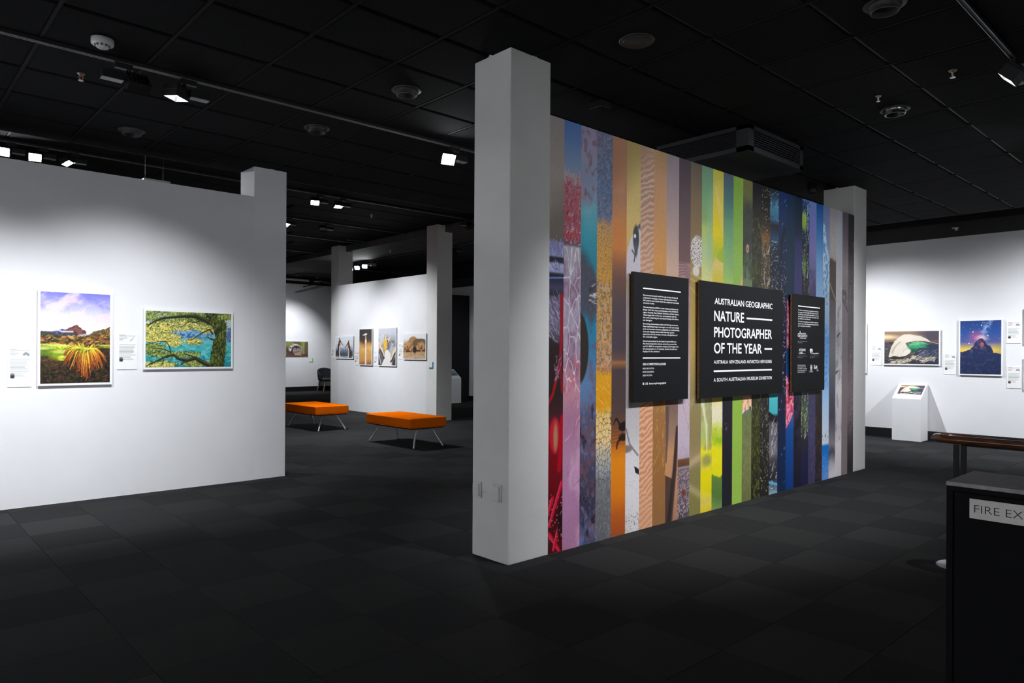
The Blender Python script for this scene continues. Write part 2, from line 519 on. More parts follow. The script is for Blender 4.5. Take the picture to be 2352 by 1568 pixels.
class Cv:
    """Canvas: x to the right and y up, in metres (or any unit); colours 0-255."""
    def __init__(s, w, h, X, Y, x0=0.0, y0=0.0):
        s.x, s.y = np.meshgrid(np.linspace(x0, x0 + X, w), np.linspace(y0, y0 + Y, h))
        s.c = np.zeros((h, w, 3))
        s.W, s.H, s.px = X, Y, X / w
    def mix(s, m, col):
        m = np.clip(m, 0, 1)[..., None]
        s.c = s.c * (1 - m) + np.asarray(col, float) * m
        return s
    def stops(s, st, wob=None):
        st = sorted(st, key=lambda q: q[0])
        ys = [q[0] for q in st]
        yy = s.y if wob is None else s.y + wob
        s.c = np.stack([np.interp(yy, ys, [q[1][k] for q in st]) for k in range(3)], -1)
        return s
    def grain(s, amp, seed, sc=900.0):
        s.c = s.c * (1 + amp * (vnoise(s.x * sc, s.y * sc, seed)[..., None] - 0.5) * 2)
        return s
    def n(s, sx, sy, seed, o=4):
        return fbm(s.x * sx, s.y * sy, seed, o)
    def ell(s, cx, cy, rx, ry, soft=0.15, rot=0.0):
        dx, dy = s.x - cx, s.y - cy
        c, q = math.cos(rot), math.sin(rot)
        d = np.hypot((dx * c + dy * q) / rx, (-dx * q + dy * c) / ry)
        return 1 - sstep(1 - soft, 1 + soft, d)
    def poly(s, pts, wob=None):
        x, y = s.x, s.y
        if wob is not None:
            x, y = x + wob[0], y + wob[1]
        m = np.zeros(x.shape, bool)
        k = len(pts)
        for i in range(k):
            (x1, y1), (x2, y2) = pts[i], pts[(i + 1) % k]
            if y1 == y2:
                continue
            m ^= ((y1 > y) != (y2 > y)) & (x < (x2 - x1) * (y - y1) / (y2 - y1) + x1)
        return m.astype(float)
    def line(s, pts, w0, w1=None, soft=0.5):
        w1 = w0 if w1 is None else w1
        out = np.zeros(s.x.shape)
        k = len(pts) - 1
        for i in range(k):
            (ax, ay), (bx, by) = pts[i], pts[i + 1]
            wi = w0 + (w1 - w0) * i / k
            wj = w0 + (w1 - w0) * (i + 1) / k
            wm = max(wi, wj) * 1.6
            rows = np.where((s.y[:, 0] > min(ay, by) - wm) & (s.y[:, 0] < max(ay, by) + wm))[0]
            if not len(rows):
                continue
            r0, r1 = rows[0], rows[-1] + 1
            x, y = s.x[r0:r1], s.y[r0:r1]
            L2 = (bx - ax) ** 2 + (by - ay) ** 2 + 1e-12
            t = np.clip(((x - ax) * (bx - ax) + (y - ay) * (by - ay)) / L2, 0, 1)
            d = np.hypot(x - ax - t * (bx - ax), y - ay - t * (by - ay))
            w = wi + (wj - wi) * t
            out[r0:r1] = np.maximum(out[r0:r1], 1 - sstep(w * (1 - soft), w * (1 + soft), d))
        return out
    def hairs(s, rng, n, x0, x1, y0, y1, ang, dang, length, w, cols, a=0.8):
        for _ in range(n):
            x, y = rng.uniform(x0, x1), rng.uniform(y0, y1)
            t = ang + rng.uniform(-dang, dang)
            l = length * rng.uniform(0.5, 1.3)
            b = rng.uniform(-0.3, 0.3)
            p = [(x, y), (x + l / 2 * math.cos(t), y + l / 2 * math.sin(t)), (x + l * math.cos(t + b), y + l * math.sin(t + b))]
            s.mix(s.line(p, w, w * 0.4) * a, cols[rng.randrange(len(cols))])
        return s
    def dabs(s, rng, n, place, length, w, ang, dang, cols, a=0.9):
        """short brush marks; place(rng) gives a spot or None"""
        ys, xs = s.y[:, 0], s.x[0]
        for _ in range(n):
            p = place(rng)
            if p is None:
                continue
            t = ang + rng.uniform(-dang, dang)
            l = length * rng.uniform(0.5, 1.3) / 2
            dx, dy = l * math.cos(t), l * math.sin(t)
            m = l + w * 1.6
            i0, i1 = np.searchsorted(ys, (p[1] - m, p[1] + m))
            j0, j1 = np.searchsorted(xs, (p[0] - m, p[0] + m))
            if i1 <= i0 or j1 <= j0:
                continue
            X, Y = s.x[i0:i1, j0:j1] - p[0], s.y[i0:i1, j0:j1] - p[1]
            q = np.clip((X * dx + Y * dy) / (dx * dx + dy * dy + 1e-12), -1, 1)
            d = np.hypot(X - q * dx, Y - q * dy)
            k = ((1 - sstep(w * 0.5, w * 1.3, d)) * a)[..., None]
            s.c[i0:i1, j0:j1] = s.c[i0:i1, j0:j1] * (1 - k) + np.asarray(cols[rng.randrange(len(cols))], float) * k
        return s
    def dots(s, rng, n, x0, x1, y0, y1, r0, r1, cols, a=1.0):
        for _ in range(n):
            x, y, r = rng.uniform(x0, x1), rng.uniform(y0, y1), rng.uniform(r0, r1)
            rows = np.where(np.abs(s.y[:, 0] - y) < r * 1.5)[0]
            if not len(rows):
                continue
            i0, i1 = rows[0], rows[-1] + 1
            d = np.hypot(s.x[i0:i1] - x, s.y[i0:i1] - y)
            m = ((1 - sstep(r * 0.6, r * 1.2, d)) * a)[..., None]
            s.c[i0:i1] = s.c[i0:i1] * (1 - m) + np.asarray(cols[rng.randrange(len(cols))], float) * m
        return s

# ------------------------------------------------------------------ the striped mural
BX = [3.517, 3.664, 3.844, 4.021, 4.199, 4.372, 4.547, 4.723, 4.899, 5.075, 5.249, 5.423, 5.602, 5.777, 5.950, 6.124, 6.299,
      6.471, 6.647, 6.822, 6.997, 7.170, 7.340, 7.510, 7.680, 7.848, 8.019, 8.189, 8.360, 8.524, 8.690]
MH = 3.045
# heights read along each strip run on a scale of its own: top edge and foot of the strip
ST = [268.7, 280.5, 292.8, 304.5, 315.7, 326.4, 336.7, 346.6, 356.0, 365.1, 373.8, 382.3, 390.4, 398.2, 405.7, 412.9, 419.9, 426.7, 433.3, 439.6, 445.7, 451.6, 457.4, 463.0, 468.4, 473.6, 478.7, 483.6, 488.4, 492.8]
SB = [1269.6, 1259.9, 1249.9, 1240.3, 1231.1, 1222.3, 1213.9, 1205.8, 1198.0, 1190.6, 1183.4, 1176.5, 1169.9, 1163.5, 1157.3, 1151.3, 1145.6, 1140.0, 1134.7, 1129.5, 1124.5, 1119.6, 1114.9, 1110.3, 1105.9, 1101.6, 1097.4, 1093.4, 1089.5, 1085.9]
def zs(i, y):
    return MH * (SB[i] - y) / (SB[i] - ST[i])
# plain vertical run of colours of every strip, (reading, colour)
RUN = {
 0: [(268, (100, 94, 96)), (400, (112, 106, 103)), (520, (100, 92, 86)), (552, (92, 84, 80)), (556, (110, 112, 150)), (588, (120, 122, 165)), (592, (30, 30, 38)), (602, (40, 40, 55)), (606, (150, 155, 195)), (624, (140, 145, 190)), (630, (24, 24, 36)), (648, (40, 44, 66)), (660, (60, 58, 90)), (676, (40, 36, 50)), (684, (96, 88, 116)), (740, (104, 98, 124)), (785, (70, 60, 76)), (800, (40, 24, 26)), (900, (34, 24, 24)), (955, (58, 24, 30)), (990, (110, 12, 26)), (1060, (104, 0, 16)), (1120, (88, 0, 14)), (1180, (60, 6, 12)), (1270, (60, 8, 14))],
 1: [(280, (54, 80, 126)), (320, (72, 98, 142)), (395, (116, 132, 158)), (402, (150, 140, 150)), (430, (150, 92, 100)), (545, (140, 66, 76)), (562, (96, 70, 80)), (568, (146, 142, 156)), (640, (150, 144, 160)), (700, (156, 146, 166)), (800, (150, 134, 156)), (830, (150, 116, 138)), (905, (168, 120, 138)), (960, (150, 104, 132)), (1060, (158, 116, 148)), (1160, (152, 108, 144)), (1260, (140, 96, 128))],
 2: [(293, (104, 98, 122)), (360, (112, 108, 130)), (390, (116, 128, 152)), (410, (116, 112, 138)), (455, (120, 118, 138)), (470, (98, 152, 168)), (520, (62, 142, 160)), (590, (28, 126, 150)), (640, (16, 122, 154)), (740, (20, 124, 160)), (800, (50, 112, 150)), (880, (84, 116, 156)), (925, (84, 104, 142)), (960, (74, 74, 98)), (1040, (84, 72, 90)), (1090, (60, 58, 80)), (1160, (44, 46, 66)), (1215, (70, 76, 108)), (1250, (62, 66, 98))],
 3: [(304, (76, 78, 98)), (360, (80, 86, 108)), (440, (84, 100, 132)), (495, (96, 104, 132)), (512, (176, 136, 96)), (560, (192, 144, 72)), (640, (200, 146, 60)), (660, (190, 150, 90)), (740, (196, 152, 86)), (830, (186, 142, 104)), (848, (188, 132, 80)), (855, (206, 148, 28)), (930, (204, 142, 16)), (950, (214, 180, 110)), (1010, (222, 192, 138)), (1040, (176, 168, 150)), (1085, (140, 142, 150)), (1110, (104, 106, 112)), (1240, (84, 86, 92))],
 4: [(315, (132, 98, 80)), (400, (158, 112, 88)), (450, (166, 118, 92)), (520, (190, 122, 66)), (570, (200, 122, 56)), (605, (150, 96, 62)), (640, (110, 76, 66)), (700, (84, 68, 74)), (800, (72, 60, 70)), (826, (100, 74, 66)), (832, (160, 104, 62)), (842, (110, 78, 64)), (850, (70, 58, 62)), (950, (78, 58, 56)), (975, (108, 70, 52)), (1005, (150, 84, 40)), (1030, (190, 108, 24)), (1060, (214, 128, 16)), (1130, (206, 116, 20)), (1180, (170, 84, 26)), (1232, (140, 66, 30))],
 5: [(326, (166, 146, 96)), (400, (186, 164, 106)), (480, (202, 176, 110)), (560, (206, 176, 104)), (700, (190, 180, 176)), (920, (176, 172, 178)), (1000, (186, 182, 186)), (1045, (204, 200, 206)), (1160, (206, 202, 208)), (1222, (214, 212, 216))],
 6: [(336, (150, 122, 106)), (450, (168, 136, 120)), (560, (196, 152, 126)), (640, (214, 170, 142)), (800, (216, 164, 130)), (930, (212, 152, 116)), (1060, (204, 144, 112)), (1214, (206, 150, 114))],
 7: [(346, (142, 116, 86)), (420, (176, 132, 98)), (520, (198, 144, 92)), (600, (212, 152, 84)), (700, (206, 150, 90)), (930, (156, 110, 66)), (1060, (146, 100, 56)), (1206, (132, 94, 58))],
 8: [(356, (122, 112, 120)), (440, (146, 130, 136)), (530, (176, 152, 148)), (620, (212, 178, 158)), (800, (200, 160, 140)), (925, (120, 96, 88)), (1000, (150, 118, 100)), (1040, (186, 136, 98)), (1120, (180, 130, 98)), (1198, (150, 108, 86))],
 9: [(365, (62, 54, 60)), (450, (82, 66, 72)), (540, (106, 82, 86)), (600, (120, 92, 92)), (606, (170, 134, 138)), (640, (176, 140, 146)), (800, (190, 160, 170)), (900, (196, 176, 190)), (1020, (186, 170, 188)), (1052, (176, 160, 178)), (1056, (110, 74, 48)), (1070, (90, 60, 44)), (1074, (150, 140, 150)), (1078, (104, 88, 98)), (1150, (90, 74, 84)), (1191, (56, 46, 50))],
 10: [(374, (84, 78, 70)), (450, (112, 96, 72)), (530, (134, 112, 78)), (620, (170, 146, 84)), (700, (194, 164, 92)), (800, (198, 168, 100)), (900, (150, 136, 90)), (1000, (136, 122, 82)), (1060, (152, 132, 100)), (1080, (128, 120, 76)), (1183, (116, 112, 62))],
 11: [(382, (92, 130, 106)), (450, (112, 158, 116)), (505, (130, 166, 110)), (530, (176, 196, 110)), (580, (186, 208, 150)), (640, (226, 226, 150)), (800, (214, 214, 150)), (920, (206, 208, 160)), (1000, (170, 186, 110)), (1028, (196, 196, 70)), (1036, (228, 218, 22)), (1060, (196, 186, 80)), (1085, (226, 214, 12)), (1130, (230, 214, 16)), (1150, (200, 188, 90)), (1177, (226, 196, 30))],
 12: [(390, (160, 160, 62)), (440, (196, 180, 86)), (490, (214, 194, 60)), (540, (228, 208, 26)), (590, (184, 198, 50)), (604, (232, 208, 124)), (650, (218, 204, 60)), (800, (214, 204, 80)), (918, (234, 220, 120)), (935, (236, 226, 196)), (970, (228, 222, 190)), (985, (200, 210, 90)), (1010, (164, 194, 40)), (1030, (226, 216, 26)), (1092, (222, 214, 20)), (1097, (92, 124, 56)), (1140, (78, 112, 52)), (1170, (110, 136, 80))],
 13: [(398, (66, 82, 98)), (460, (72, 112, 112)), (520, (106, 154, 114)), (580, (136, 184, 110)), (650, (172, 210, 112)), (800, (160, 196, 110)), (908, (150, 180, 100)), (915, (34, 32, 42)), (1164, (28, 28, 36))],
 14: [(405, (110, 146, 56)), (500, (126, 168, 72)), (600, (146, 190, 84)), (660, (152, 196, 90)), (800, (150, 190, 88)), (920, (146, 184, 72)), (1157, (136, 172, 70))],
 15: [(413, (100, 100, 62)), (450, (98, 102, 62)), (472, (70, 76, 58)), (490, (60, 64, 58)), (560, (62, 68, 60)), (585, (78, 88, 72)), (640, (112, 132, 96)), (800, (120, 140, 100)), (905, (200, 160, 120)), (914, (236, 196, 156)), (945, (238, 210, 186)), (948, (92, 120, 160)), (953, (110, 122, 76)), (1060, (120, 124, 80)), (1151, (96, 102, 58))],
 16: [(420, (24, 24, 30)), (500, (34, 34, 30)), (600, (44, 46, 34)), (700, (48, 50, 34)), (900, (40, 42, 30)), (1000, (50, 52, 26)), (1060, (40, 40, 24)), (1146, (30, 30, 22))],
 17: [(427, (18, 18, 20)), (500, (28, 26, 24)), (528, (70, 50, 30)), (545, (120, 84, 40)), (575, (70, 60, 44)), (650, (66, 60, 50)), (800, (50, 46, 40)), (930, (40, 38, 34)), (1140, (30, 30, 26))],
 18: [(433, (20, 26, 36)), (455, (40, 76, 104)), (480, (60, 120, 150)), (505, (46, 96, 128)), (518, (24, 26, 32)), (545, (36, 70, 104)), (580, (26, 32, 44)), (700, (30, 34, 46)), (907, (84, 192, 204)), (950, (64, 170, 184)), (958, (30, 30, 36)), (975, (90, 86, 92)), (1040, (110, 106, 112)), (1060, (60, 56, 62)), (1100, (36, 36, 42)), (1134, (120, 150, 170))],
 19: [(440, (6, 40, 92)), (520, (10, 40, 84)), (580, (14, 36, 70)), (680, (24, 30, 54)), (900, (22, 26, 50)), (980, (18, 30, 60)), (1050, (10, 34, 70)), (1130, (14, 30, 60))],
 20: [(446, (6, 36, 70)), (560, (10, 44, 62)), (640, (16, 46, 66)), (700, (22, 44, 70)), (800, (14, 60, 110)), (960, (60, 80, 150)), (985, (10, 70, 140)), (1125, (6, 46, 108))],
 21: [(452, (6, 26, 44)), (530, (14, 34, 56)), (560, (44, 46, 92)), (640, (58, 56, 106)), (720, (56, 54, 94)), (900, (52, 46, 66)), (960, (44, 40, 62)), (1040, (30, 26, 40)), (1120, (18, 18, 36))],
 22: [(458, (70, 96, 160)), (464, (16, 44, 92)), (520, (14, 34, 66)), (560, (24, 26, 36)), (660, (34, 30, 40)), (900, (44, 52, 56)), (960, (66, 76, 60)), (1010, (36, 36, 44)), (1060, (26, 26, 60)), (1115, (22, 22, 52))],
 23: [(463, (82, 102, 158)), (520, (96, 100, 160)), (580, (110, 108, 160)), (630, (96, 92, 138)), (700, (66, 60, 100)), (900, (58, 52, 84)), (1000, (62, 58, 92)), (1110, (50, 46, 74))],
 24: [(468, (12, 62, 118)), (540, (50, 104, 160)), (600, (100, 146, 194)), (700, (140, 176, 214)), (850, (120, 140, 180)), (900, (34, 28, 32)), (1000, (38, 30, 28)), (1106, (30, 26, 40))],
 25: [(474, (80, 94, 132)), (540, (100, 116, 152)), (600, (120, 146, 184)), (700, (150, 180, 212)), (740, (130, 164, 204)), (800, (90, 140, 196)), (880, (120, 164, 212)), (940, (160, 188, 218)), (1000, (190, 200, 216)), (1018, (196, 204, 216)), (1024, (10, 96, 176)), (1044, (20, 96, 172)), (1102, (90, 128, 190))],
 26: [(479, (116, 110, 114)), (560, (146, 142, 140)), (590, (150, 144, 140)), (600, (74, 62, 58)), (660, (88, 76, 70)), (690, (84, 78, 82)), (800, (100, 98, 106)), (900, (70, 70, 84)), (960, (56, 56, 70)), (1020, (110, 106, 114)), (1040, (60, 58, 70)), (1070, (150, 146, 152)), (1097, (176, 172, 176))],
 27: [(484, (112, 116, 128)), (560, (142, 148, 158)), (640, (168, 168, 174)), (720, (176, 174, 180)), (800, (150, 150, 156)), (900, (186, 182, 186)), (980, (160, 156, 164)), (1020, (176, 172, 178)), (1094, (186, 182, 188))],
 28: [(488, (62, 56, 66)), (560, (92, 84, 92)), (620, (128, 120, 124)), (700, (120, 112, 116)), (800, (104, 96, 100)), (900, (108, 98, 102)), (1090, (100, 90, 94))],
 29: [(493, (20, 18, 20)), (580, (40, 36, 38)), (620, (80, 74, 76)), (700, (94, 88, 90)), (800, (84, 76, 78)), (900, (104, 94, 96)), (960, (90, 80, 82)), (1010, (48, 42, 46)), (1086, (30, 26, 30))],
}
# light falling on a plain wall here, over the mural's width and height; divided out so that the strips
# come out as read: the inverse of these lamps' falloff is put into the ink
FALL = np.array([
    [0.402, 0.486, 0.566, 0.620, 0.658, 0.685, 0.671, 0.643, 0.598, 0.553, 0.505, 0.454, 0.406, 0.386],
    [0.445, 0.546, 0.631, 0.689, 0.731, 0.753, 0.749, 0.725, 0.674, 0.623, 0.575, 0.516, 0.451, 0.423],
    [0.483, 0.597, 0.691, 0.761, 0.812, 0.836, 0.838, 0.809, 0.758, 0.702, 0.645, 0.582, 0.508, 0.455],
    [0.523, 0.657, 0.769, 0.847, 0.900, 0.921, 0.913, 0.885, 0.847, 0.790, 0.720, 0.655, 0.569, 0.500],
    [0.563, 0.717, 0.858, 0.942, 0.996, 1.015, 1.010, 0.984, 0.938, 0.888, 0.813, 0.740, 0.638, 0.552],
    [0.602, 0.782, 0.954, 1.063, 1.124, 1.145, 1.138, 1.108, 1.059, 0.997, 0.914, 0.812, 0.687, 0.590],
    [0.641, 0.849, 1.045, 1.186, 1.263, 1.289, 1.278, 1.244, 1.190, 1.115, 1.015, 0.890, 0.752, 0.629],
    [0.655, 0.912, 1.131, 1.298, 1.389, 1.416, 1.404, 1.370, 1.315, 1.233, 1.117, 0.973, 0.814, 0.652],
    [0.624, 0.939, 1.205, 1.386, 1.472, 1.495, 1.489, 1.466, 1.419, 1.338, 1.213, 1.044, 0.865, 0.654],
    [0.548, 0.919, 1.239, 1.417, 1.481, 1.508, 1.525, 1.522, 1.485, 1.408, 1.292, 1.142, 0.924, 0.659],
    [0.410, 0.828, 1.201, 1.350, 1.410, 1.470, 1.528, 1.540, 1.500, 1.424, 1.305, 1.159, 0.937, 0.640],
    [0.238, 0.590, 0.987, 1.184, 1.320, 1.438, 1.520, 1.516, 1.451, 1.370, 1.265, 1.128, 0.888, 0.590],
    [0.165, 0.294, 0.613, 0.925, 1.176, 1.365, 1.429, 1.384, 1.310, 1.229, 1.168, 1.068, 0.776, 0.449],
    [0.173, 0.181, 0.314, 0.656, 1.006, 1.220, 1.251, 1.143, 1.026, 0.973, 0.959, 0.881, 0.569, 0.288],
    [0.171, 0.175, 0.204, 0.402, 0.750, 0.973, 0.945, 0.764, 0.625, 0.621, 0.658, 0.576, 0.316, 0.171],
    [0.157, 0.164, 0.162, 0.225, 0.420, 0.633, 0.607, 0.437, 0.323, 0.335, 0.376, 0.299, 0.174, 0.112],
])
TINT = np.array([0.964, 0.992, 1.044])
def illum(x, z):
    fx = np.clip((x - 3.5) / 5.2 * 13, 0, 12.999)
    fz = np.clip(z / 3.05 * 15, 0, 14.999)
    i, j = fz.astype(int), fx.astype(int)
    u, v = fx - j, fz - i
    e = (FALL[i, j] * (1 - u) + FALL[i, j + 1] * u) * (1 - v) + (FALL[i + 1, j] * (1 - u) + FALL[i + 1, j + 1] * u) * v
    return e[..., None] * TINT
def strip(i):
    w = max(12, int(40 - i * 1.0))
    h = 560 if i < 12 else 420
    X = BX[i + 1] - BX[i]
    c = Cv(w, h, X, MH)
    Z = lambda y: zs(i, y)
    rng = random.Random(100 + i)
    wob = None
    if i in (2, 3, 11, 12, 15, 26, 27, 28, 29):
        wob = (c.n(14, 5, i, 3) - 0.5) * 0.10
    c.stops([(Z(y), col) for y, col in RUN[i]], wob)
    u = c.x / X
    z = c.y
    band = lambda a, b, s=0.02: sstep(Z(b) - s, Z(b) + s, z) * (1 - sstep(Z(a) - s, Z(a) + s, z))   # between readings a (upper) and b (lower)
    if i == 0:
        c.hairs(rng, 60, -0.02, X, Z(588), Z(554), 1.9, 0.5, 0.05, 0.0022, [(160, 165, 205), (96, 98, 140)])
        c.hairs(rng, 40, 0, X, Z(626), Z(606), 2.4, 0.4, 0.05, 0.003, [(186, 190, 220), (90, 92, 130)])
        c.mix(c.line([(0, Z(640)), (X, Z(636))], 0.006), (90, 110, 180))
        c.hairs(rng, 130, -0.03, X, Z(790), Z(684), 2.35, 0.5, 0.07, 0.0025, [(150, 142, 172), (176, 170, 192), (54, 48, 66)], 0.7)
        c.mix(c.poly([(-0.01, Z(770)), (X, Z(800)), (X, Z(815)), (-0.01, Z(860))]) * 0.8, (38, 24, 26))
        c.mix(c.line([(X * 0.86, Z(676)), (X * 0.88, Z(760)), (X * 0.8, Z(830)), (X * 0.3, Z(905)), (0, Z(925))], 0.016, 0.012), (140, 12, 24))
        c.mix(c.line([(X * 0.8, Z(830)), (X * 0.95, Z(900))], 0.014), (120, 12, 22))
        c.hairs(rng, 30, X * 0.4, X * 0.9, Z(880), Z(818), 1.0, 1.0, 0.04, 0.004, [(150, 130, 165), (60, 44, 66)])
        c.mix(c.ell(X * 0.45, Z(1000), 0.055, Z(965) - Z(1005), 0.2), (170, 20, 40))
        c.mix(c.ell(X * 0.5, Z(1004), 0.022, 0.10, 0.4), (150, 110, 80))
        c.mix(c.line([(X * 0.75, Z(1080)), (X * 0.95, Z(960))], 0.02), (150, 0, 24))
        for a, b in (((0.95, 1110), (0.1, 1205)), ((0.3, 1145), (0.0, 1180)), ((0.1, 1225), (0.8, 1268)), ((0.9, 1190), (0.4, 1262))):
            c.mix(c.line([(a[0] * X, Z(a[1])), (b[0] * X, Z(b[1]))], 0.016, 0.012), (176, 10, 40))
            c.mix(c.line([(a[0] * X - 0.01, Z(a[1])), (b[0] * X - 0.01, Z(b[1]))], 0.004), (206, 70, 100))
        c.mix(c.ell(X * 0.9, Z(1200), 0.04, 0.12, 0.4), (30, 8, 12))
        c.dots(rng, 50, 0, X, Z(1262), Z(1130), 0.002, 0.005, [(240, 150, 170)])
    elif i == 1:
        m = band(402, 560)
        c.hairs(rng, 320, 0, X, Z(562), Z(404), 1.0, 1.2, 0.035, 0.003, [(206, 190, 200), (168, 50, 64), (120, 30, 48), (110, 96, 140), (180, 90, 100)], 0.85)
        c.hairs(rng, 26, 0, X, Z(425), Z(402), 1.57, 0.5, 0.05, 0.004, [(196, 186, 190), (206, 200, 204)])
        f1, f2 = worley(c.x * 14 + 3, z * 6.5 + c.n(9, 5, 3) * 1.2, 4)
        e = (1 - sstep(0.03, 0.10, f2 - f1)) * band(568, 900)
        sh = c.n(14, 8, 8)
        c.mix(band(600, 900) * sstep(0.5, 0.7, sh) * 0.7, (120, 84, 112))
        c.mix(band(568, 830) * sstep(0.35, 0.2, f1) * 0.25, (190, 184, 200))
        c.mix(e * 0.8, (214, 206, 222))
        c.mix(band(825, 915) * sstep(0.5, 0.65, c.n(30, 22, 9)) * 0.8, (186, 96, 104))
        c.mix(band(915, 1258) * sstep(0.5, 0.75, c.n(10, 4, 12)) * 0.5, (188, 150, 180))
        c.hairs(rng, 14, 0, X, Z(1140), Z(920), 1.2, 0.7, 0.09, 0.004, [(206, 170, 196), (130, 84, 116)], 0.6)
    elif i == 2:
        q = c.n(22, 16, 31)
        c.mix(band(293, 460) * sstep(0.52, 0.7, q) * 0.6, (82, 62, 74))
        c.mix(band(330, 470) * sstep(0.55, 0.75, c.n(12, 9, 33)) * 0.5, (124, 152, 182))
        b = np.clip(c.ell(0.0, Z(655), X * 0.75, 0.24, 0.35) + c.ell(X * 0.7, Z(680), X * 0.34, 0.2, 0.3, 0.0), 0, 1)
        c.mix(b * (0.55 + 0.6 * c.n(60, 60, 35)), (76, 60, 72))
        c.hairs(rng, 22, X * 0.45, X, Z(705), Z(645), 0.2, 0.3, 0.05, 0.005, [(206, 200, 206), (40, 36, 46)], 0.8)
        c.mix(band(720, 920) * sstep(0.45, 0.7, c.n(26, 18, 36)) * sstep(0.35, 0.7, u) * 0.8, (96, 84, 108))
        c.mix(c.ell(-0.02, Z(800), X * 0.62, 0.26, 0.06), (44, 36, 32))
        q = c.n(34, 26, 37)
        k = band(925, 1250)
        c.mix(k * sstep(0.5, 0.62, q) * 0.65, (108, 70, 78))
        c.mix(k * sstep(0.56, 0.7, c.n(28, 20, 39)) * 0.6, (84, 104, 150))
        c.mix(k * sstep(0.58, 0.72, c.n(22, 12, 41)) * 0.75, (26, 26, 44))
    elif i == 3:
        c.hairs(rng, 300, 0, X, Z(505), Z(310), 1.3, 1.2, 0.03, 0.0022, [(120, 128, 152), (46, 48, 66), (140, 146, 166)], 0.65)
        f1, f2 = worley(c.x * 42, z * 34, 7)
        c.mix(band(508, 860) * (1 - sstep(0.03, 0.11, f2 - f1)) * 0.75, (104, 72, 36))
        c.mix(band(645, 850) * sstep(0.5, 0.62, c.n(60, 60, 43)) * 0.55, (96, 78, 74))
        c.mix(band(645, 850) * sstep(0.55, 0.7, c.n(30, 20, 44)) * 0.5, (206, 176, 160))
        f1, f2 = worley(c.x * 30, z * 22, 17)
        c.mix(band(945, 1110) * (1 - sstep(0.04, 0.12, f2 - f1)) * 0.85, (60, 54, 52))
        c.hairs(rng, 200, 0, X, Z(1238), Z(1100), 1.3, 1.3, 0.03, 0.0022, [(140, 142, 148), (50, 52, 58)], 0.6)
        c.hairs(rng, 6, 0, X, Z(940), Z(860), 2.2, 0.4, 0.12, 0.0025, [(236, 200, 130)], 0.7)
    elif i == 4:
        st = (np.sin(z * 240 + c.n(18, 3, 51) * 9) * 0.5 + 0.5) * band(960, 1025)
        c.mix(st * 0.4, (70, 44, 34))
        bk = (26, 18, 18)
        c.mix(c.ell(X * 0.86, Z(980), X * 0.36, 0.035, 0.1, 0.2), bk)                  # wading bird
        c.mix(c.line([(X * 0.62, Z(977)), (X * 0.5, Z(970)), (X * 0.42, Z(963)), (X * 0.32, Z(962)), (X * 0.27, Z(966)), (X * 0.14, Z(974))], 0.010, 0.004), bk)
        c.mix(c.line([(X * 0.8, Z(988)), (X * 0.8, Z(1000))], 0.004), bk)
        c.mix(c.ell(X * 0.82, Z(1006), X * 0.3, 0.028, 0.3) * 0.9, bk)
        c.mix(c.line([(X * 0.6, Z(1010)), (X * 0.42, Z(1018)), (X * 0.38, Z(1030))], 0.012, 0.008) * 0.8, bk)
    elif i == 5:
        yt = Z(505) - 0.32 * (1 - np.sqrt(np.clip(u, 0, 1)))
        body = sstep(0.0, 0.012, yt - z)
        c.mix(body * band(480, 640), (206, 200, 212))
        c.mix(body * sstep(Z(528), Z(518), z) * 0.9, (74, 74, 84))
        c.mix(c.ell(X * 0.68, Z(545), X * 0.22, 0.10, 0.2), (58, 58, 66))
        c.mix(c.ell(X * 0.68, Z(571), X * 0.12, 0.06, 0.4), (80, 80, 90))
        c.mix(c.ell(X * 0.6, Z(541), 0.014, 0.016, 0.2), (226, 224, 230))
        c.mix(c.line([(X * 0.4, Z(575)), (X * 0.6, Z(585)), (X * 0.55, Z(600))], 0.006), (64, 62, 70))
        c.mix(c.ell(0, Z(1030), X * 0.5, 0.03, 0.3), (120, 112, 104))
        c.mix(c.line([(X * 0.05, Z(985)), (X * 0.3, Z(1020)), (X * 0.9, Z(1048))], 0.008), (120, 112, 120))
        c.mix(c.poly([(X * 0.62, Z(1072)), (X * 0.8, Z(1075)), (X, Z(1082)), (X, Z(1094)), (X * 0.72, Z(1088))]), (34, 30, 30))
        c.dots(rng, 26, 0, X, Z(1180), Z(1090), 0.001, 0.003, [(90, 80, 80)])
        c.dots(rng, 200, 0, X, Z(1220), Z(1178), 0.0015, 0.0045, [(84, 78, 76), (140, 134, 132)])
    elif i == 6:
        t = np.sin(z * 130 - c.x * 62 + c.n(12, 9, 61) * 9)
        c.mix(sstep(0.35, 0.95, t) * 0.45, (238, 206, 182))
        c.mix(sstep(0.4, 0.95, -t) * 0.28, (120, 84, 66))
    elif i == 7:
        c.hairs(rng, 26, 0, X, Z(1100), Z(930), 1.3, 0.4, 0.10, 0.0022, [(226, 186, 110), (206, 160, 90)], 0.7)
    elif i == 8:
        k = 1 - sstep(Z(935), Z(930), z)
        c.mix(k * c.line([(X * 0.95, Z(985)), (X * 0.75, Z(1080)), (X * 0.35, Z(1200))], 0.02, 0.035), (56, 42, 42))
        c.mix(k * c.line([(X * 0.1, Z(930)), (X * 0.12, Z(1000)), (X * 0.05, Z(1060))], 0.03, 0.01) * 0.8, (84, 66, 64))
        c.mix(k * c.poly([(0, Z(1090)), (X * 0.55, Z(1100)), (X * 0.4, Z(1198)), (0, Z(1198))]) * 0.75, (40, 32, 34))
    elif i == 9:
        for q in range(5):
            c.mix(c.line([(0, Z(606 + 7 * q)), (X * 0.5, Z(604 + 6 * q)), (X, Z(618 + 8 * q))], 0.004) * 0.8, (112, 76, 84))
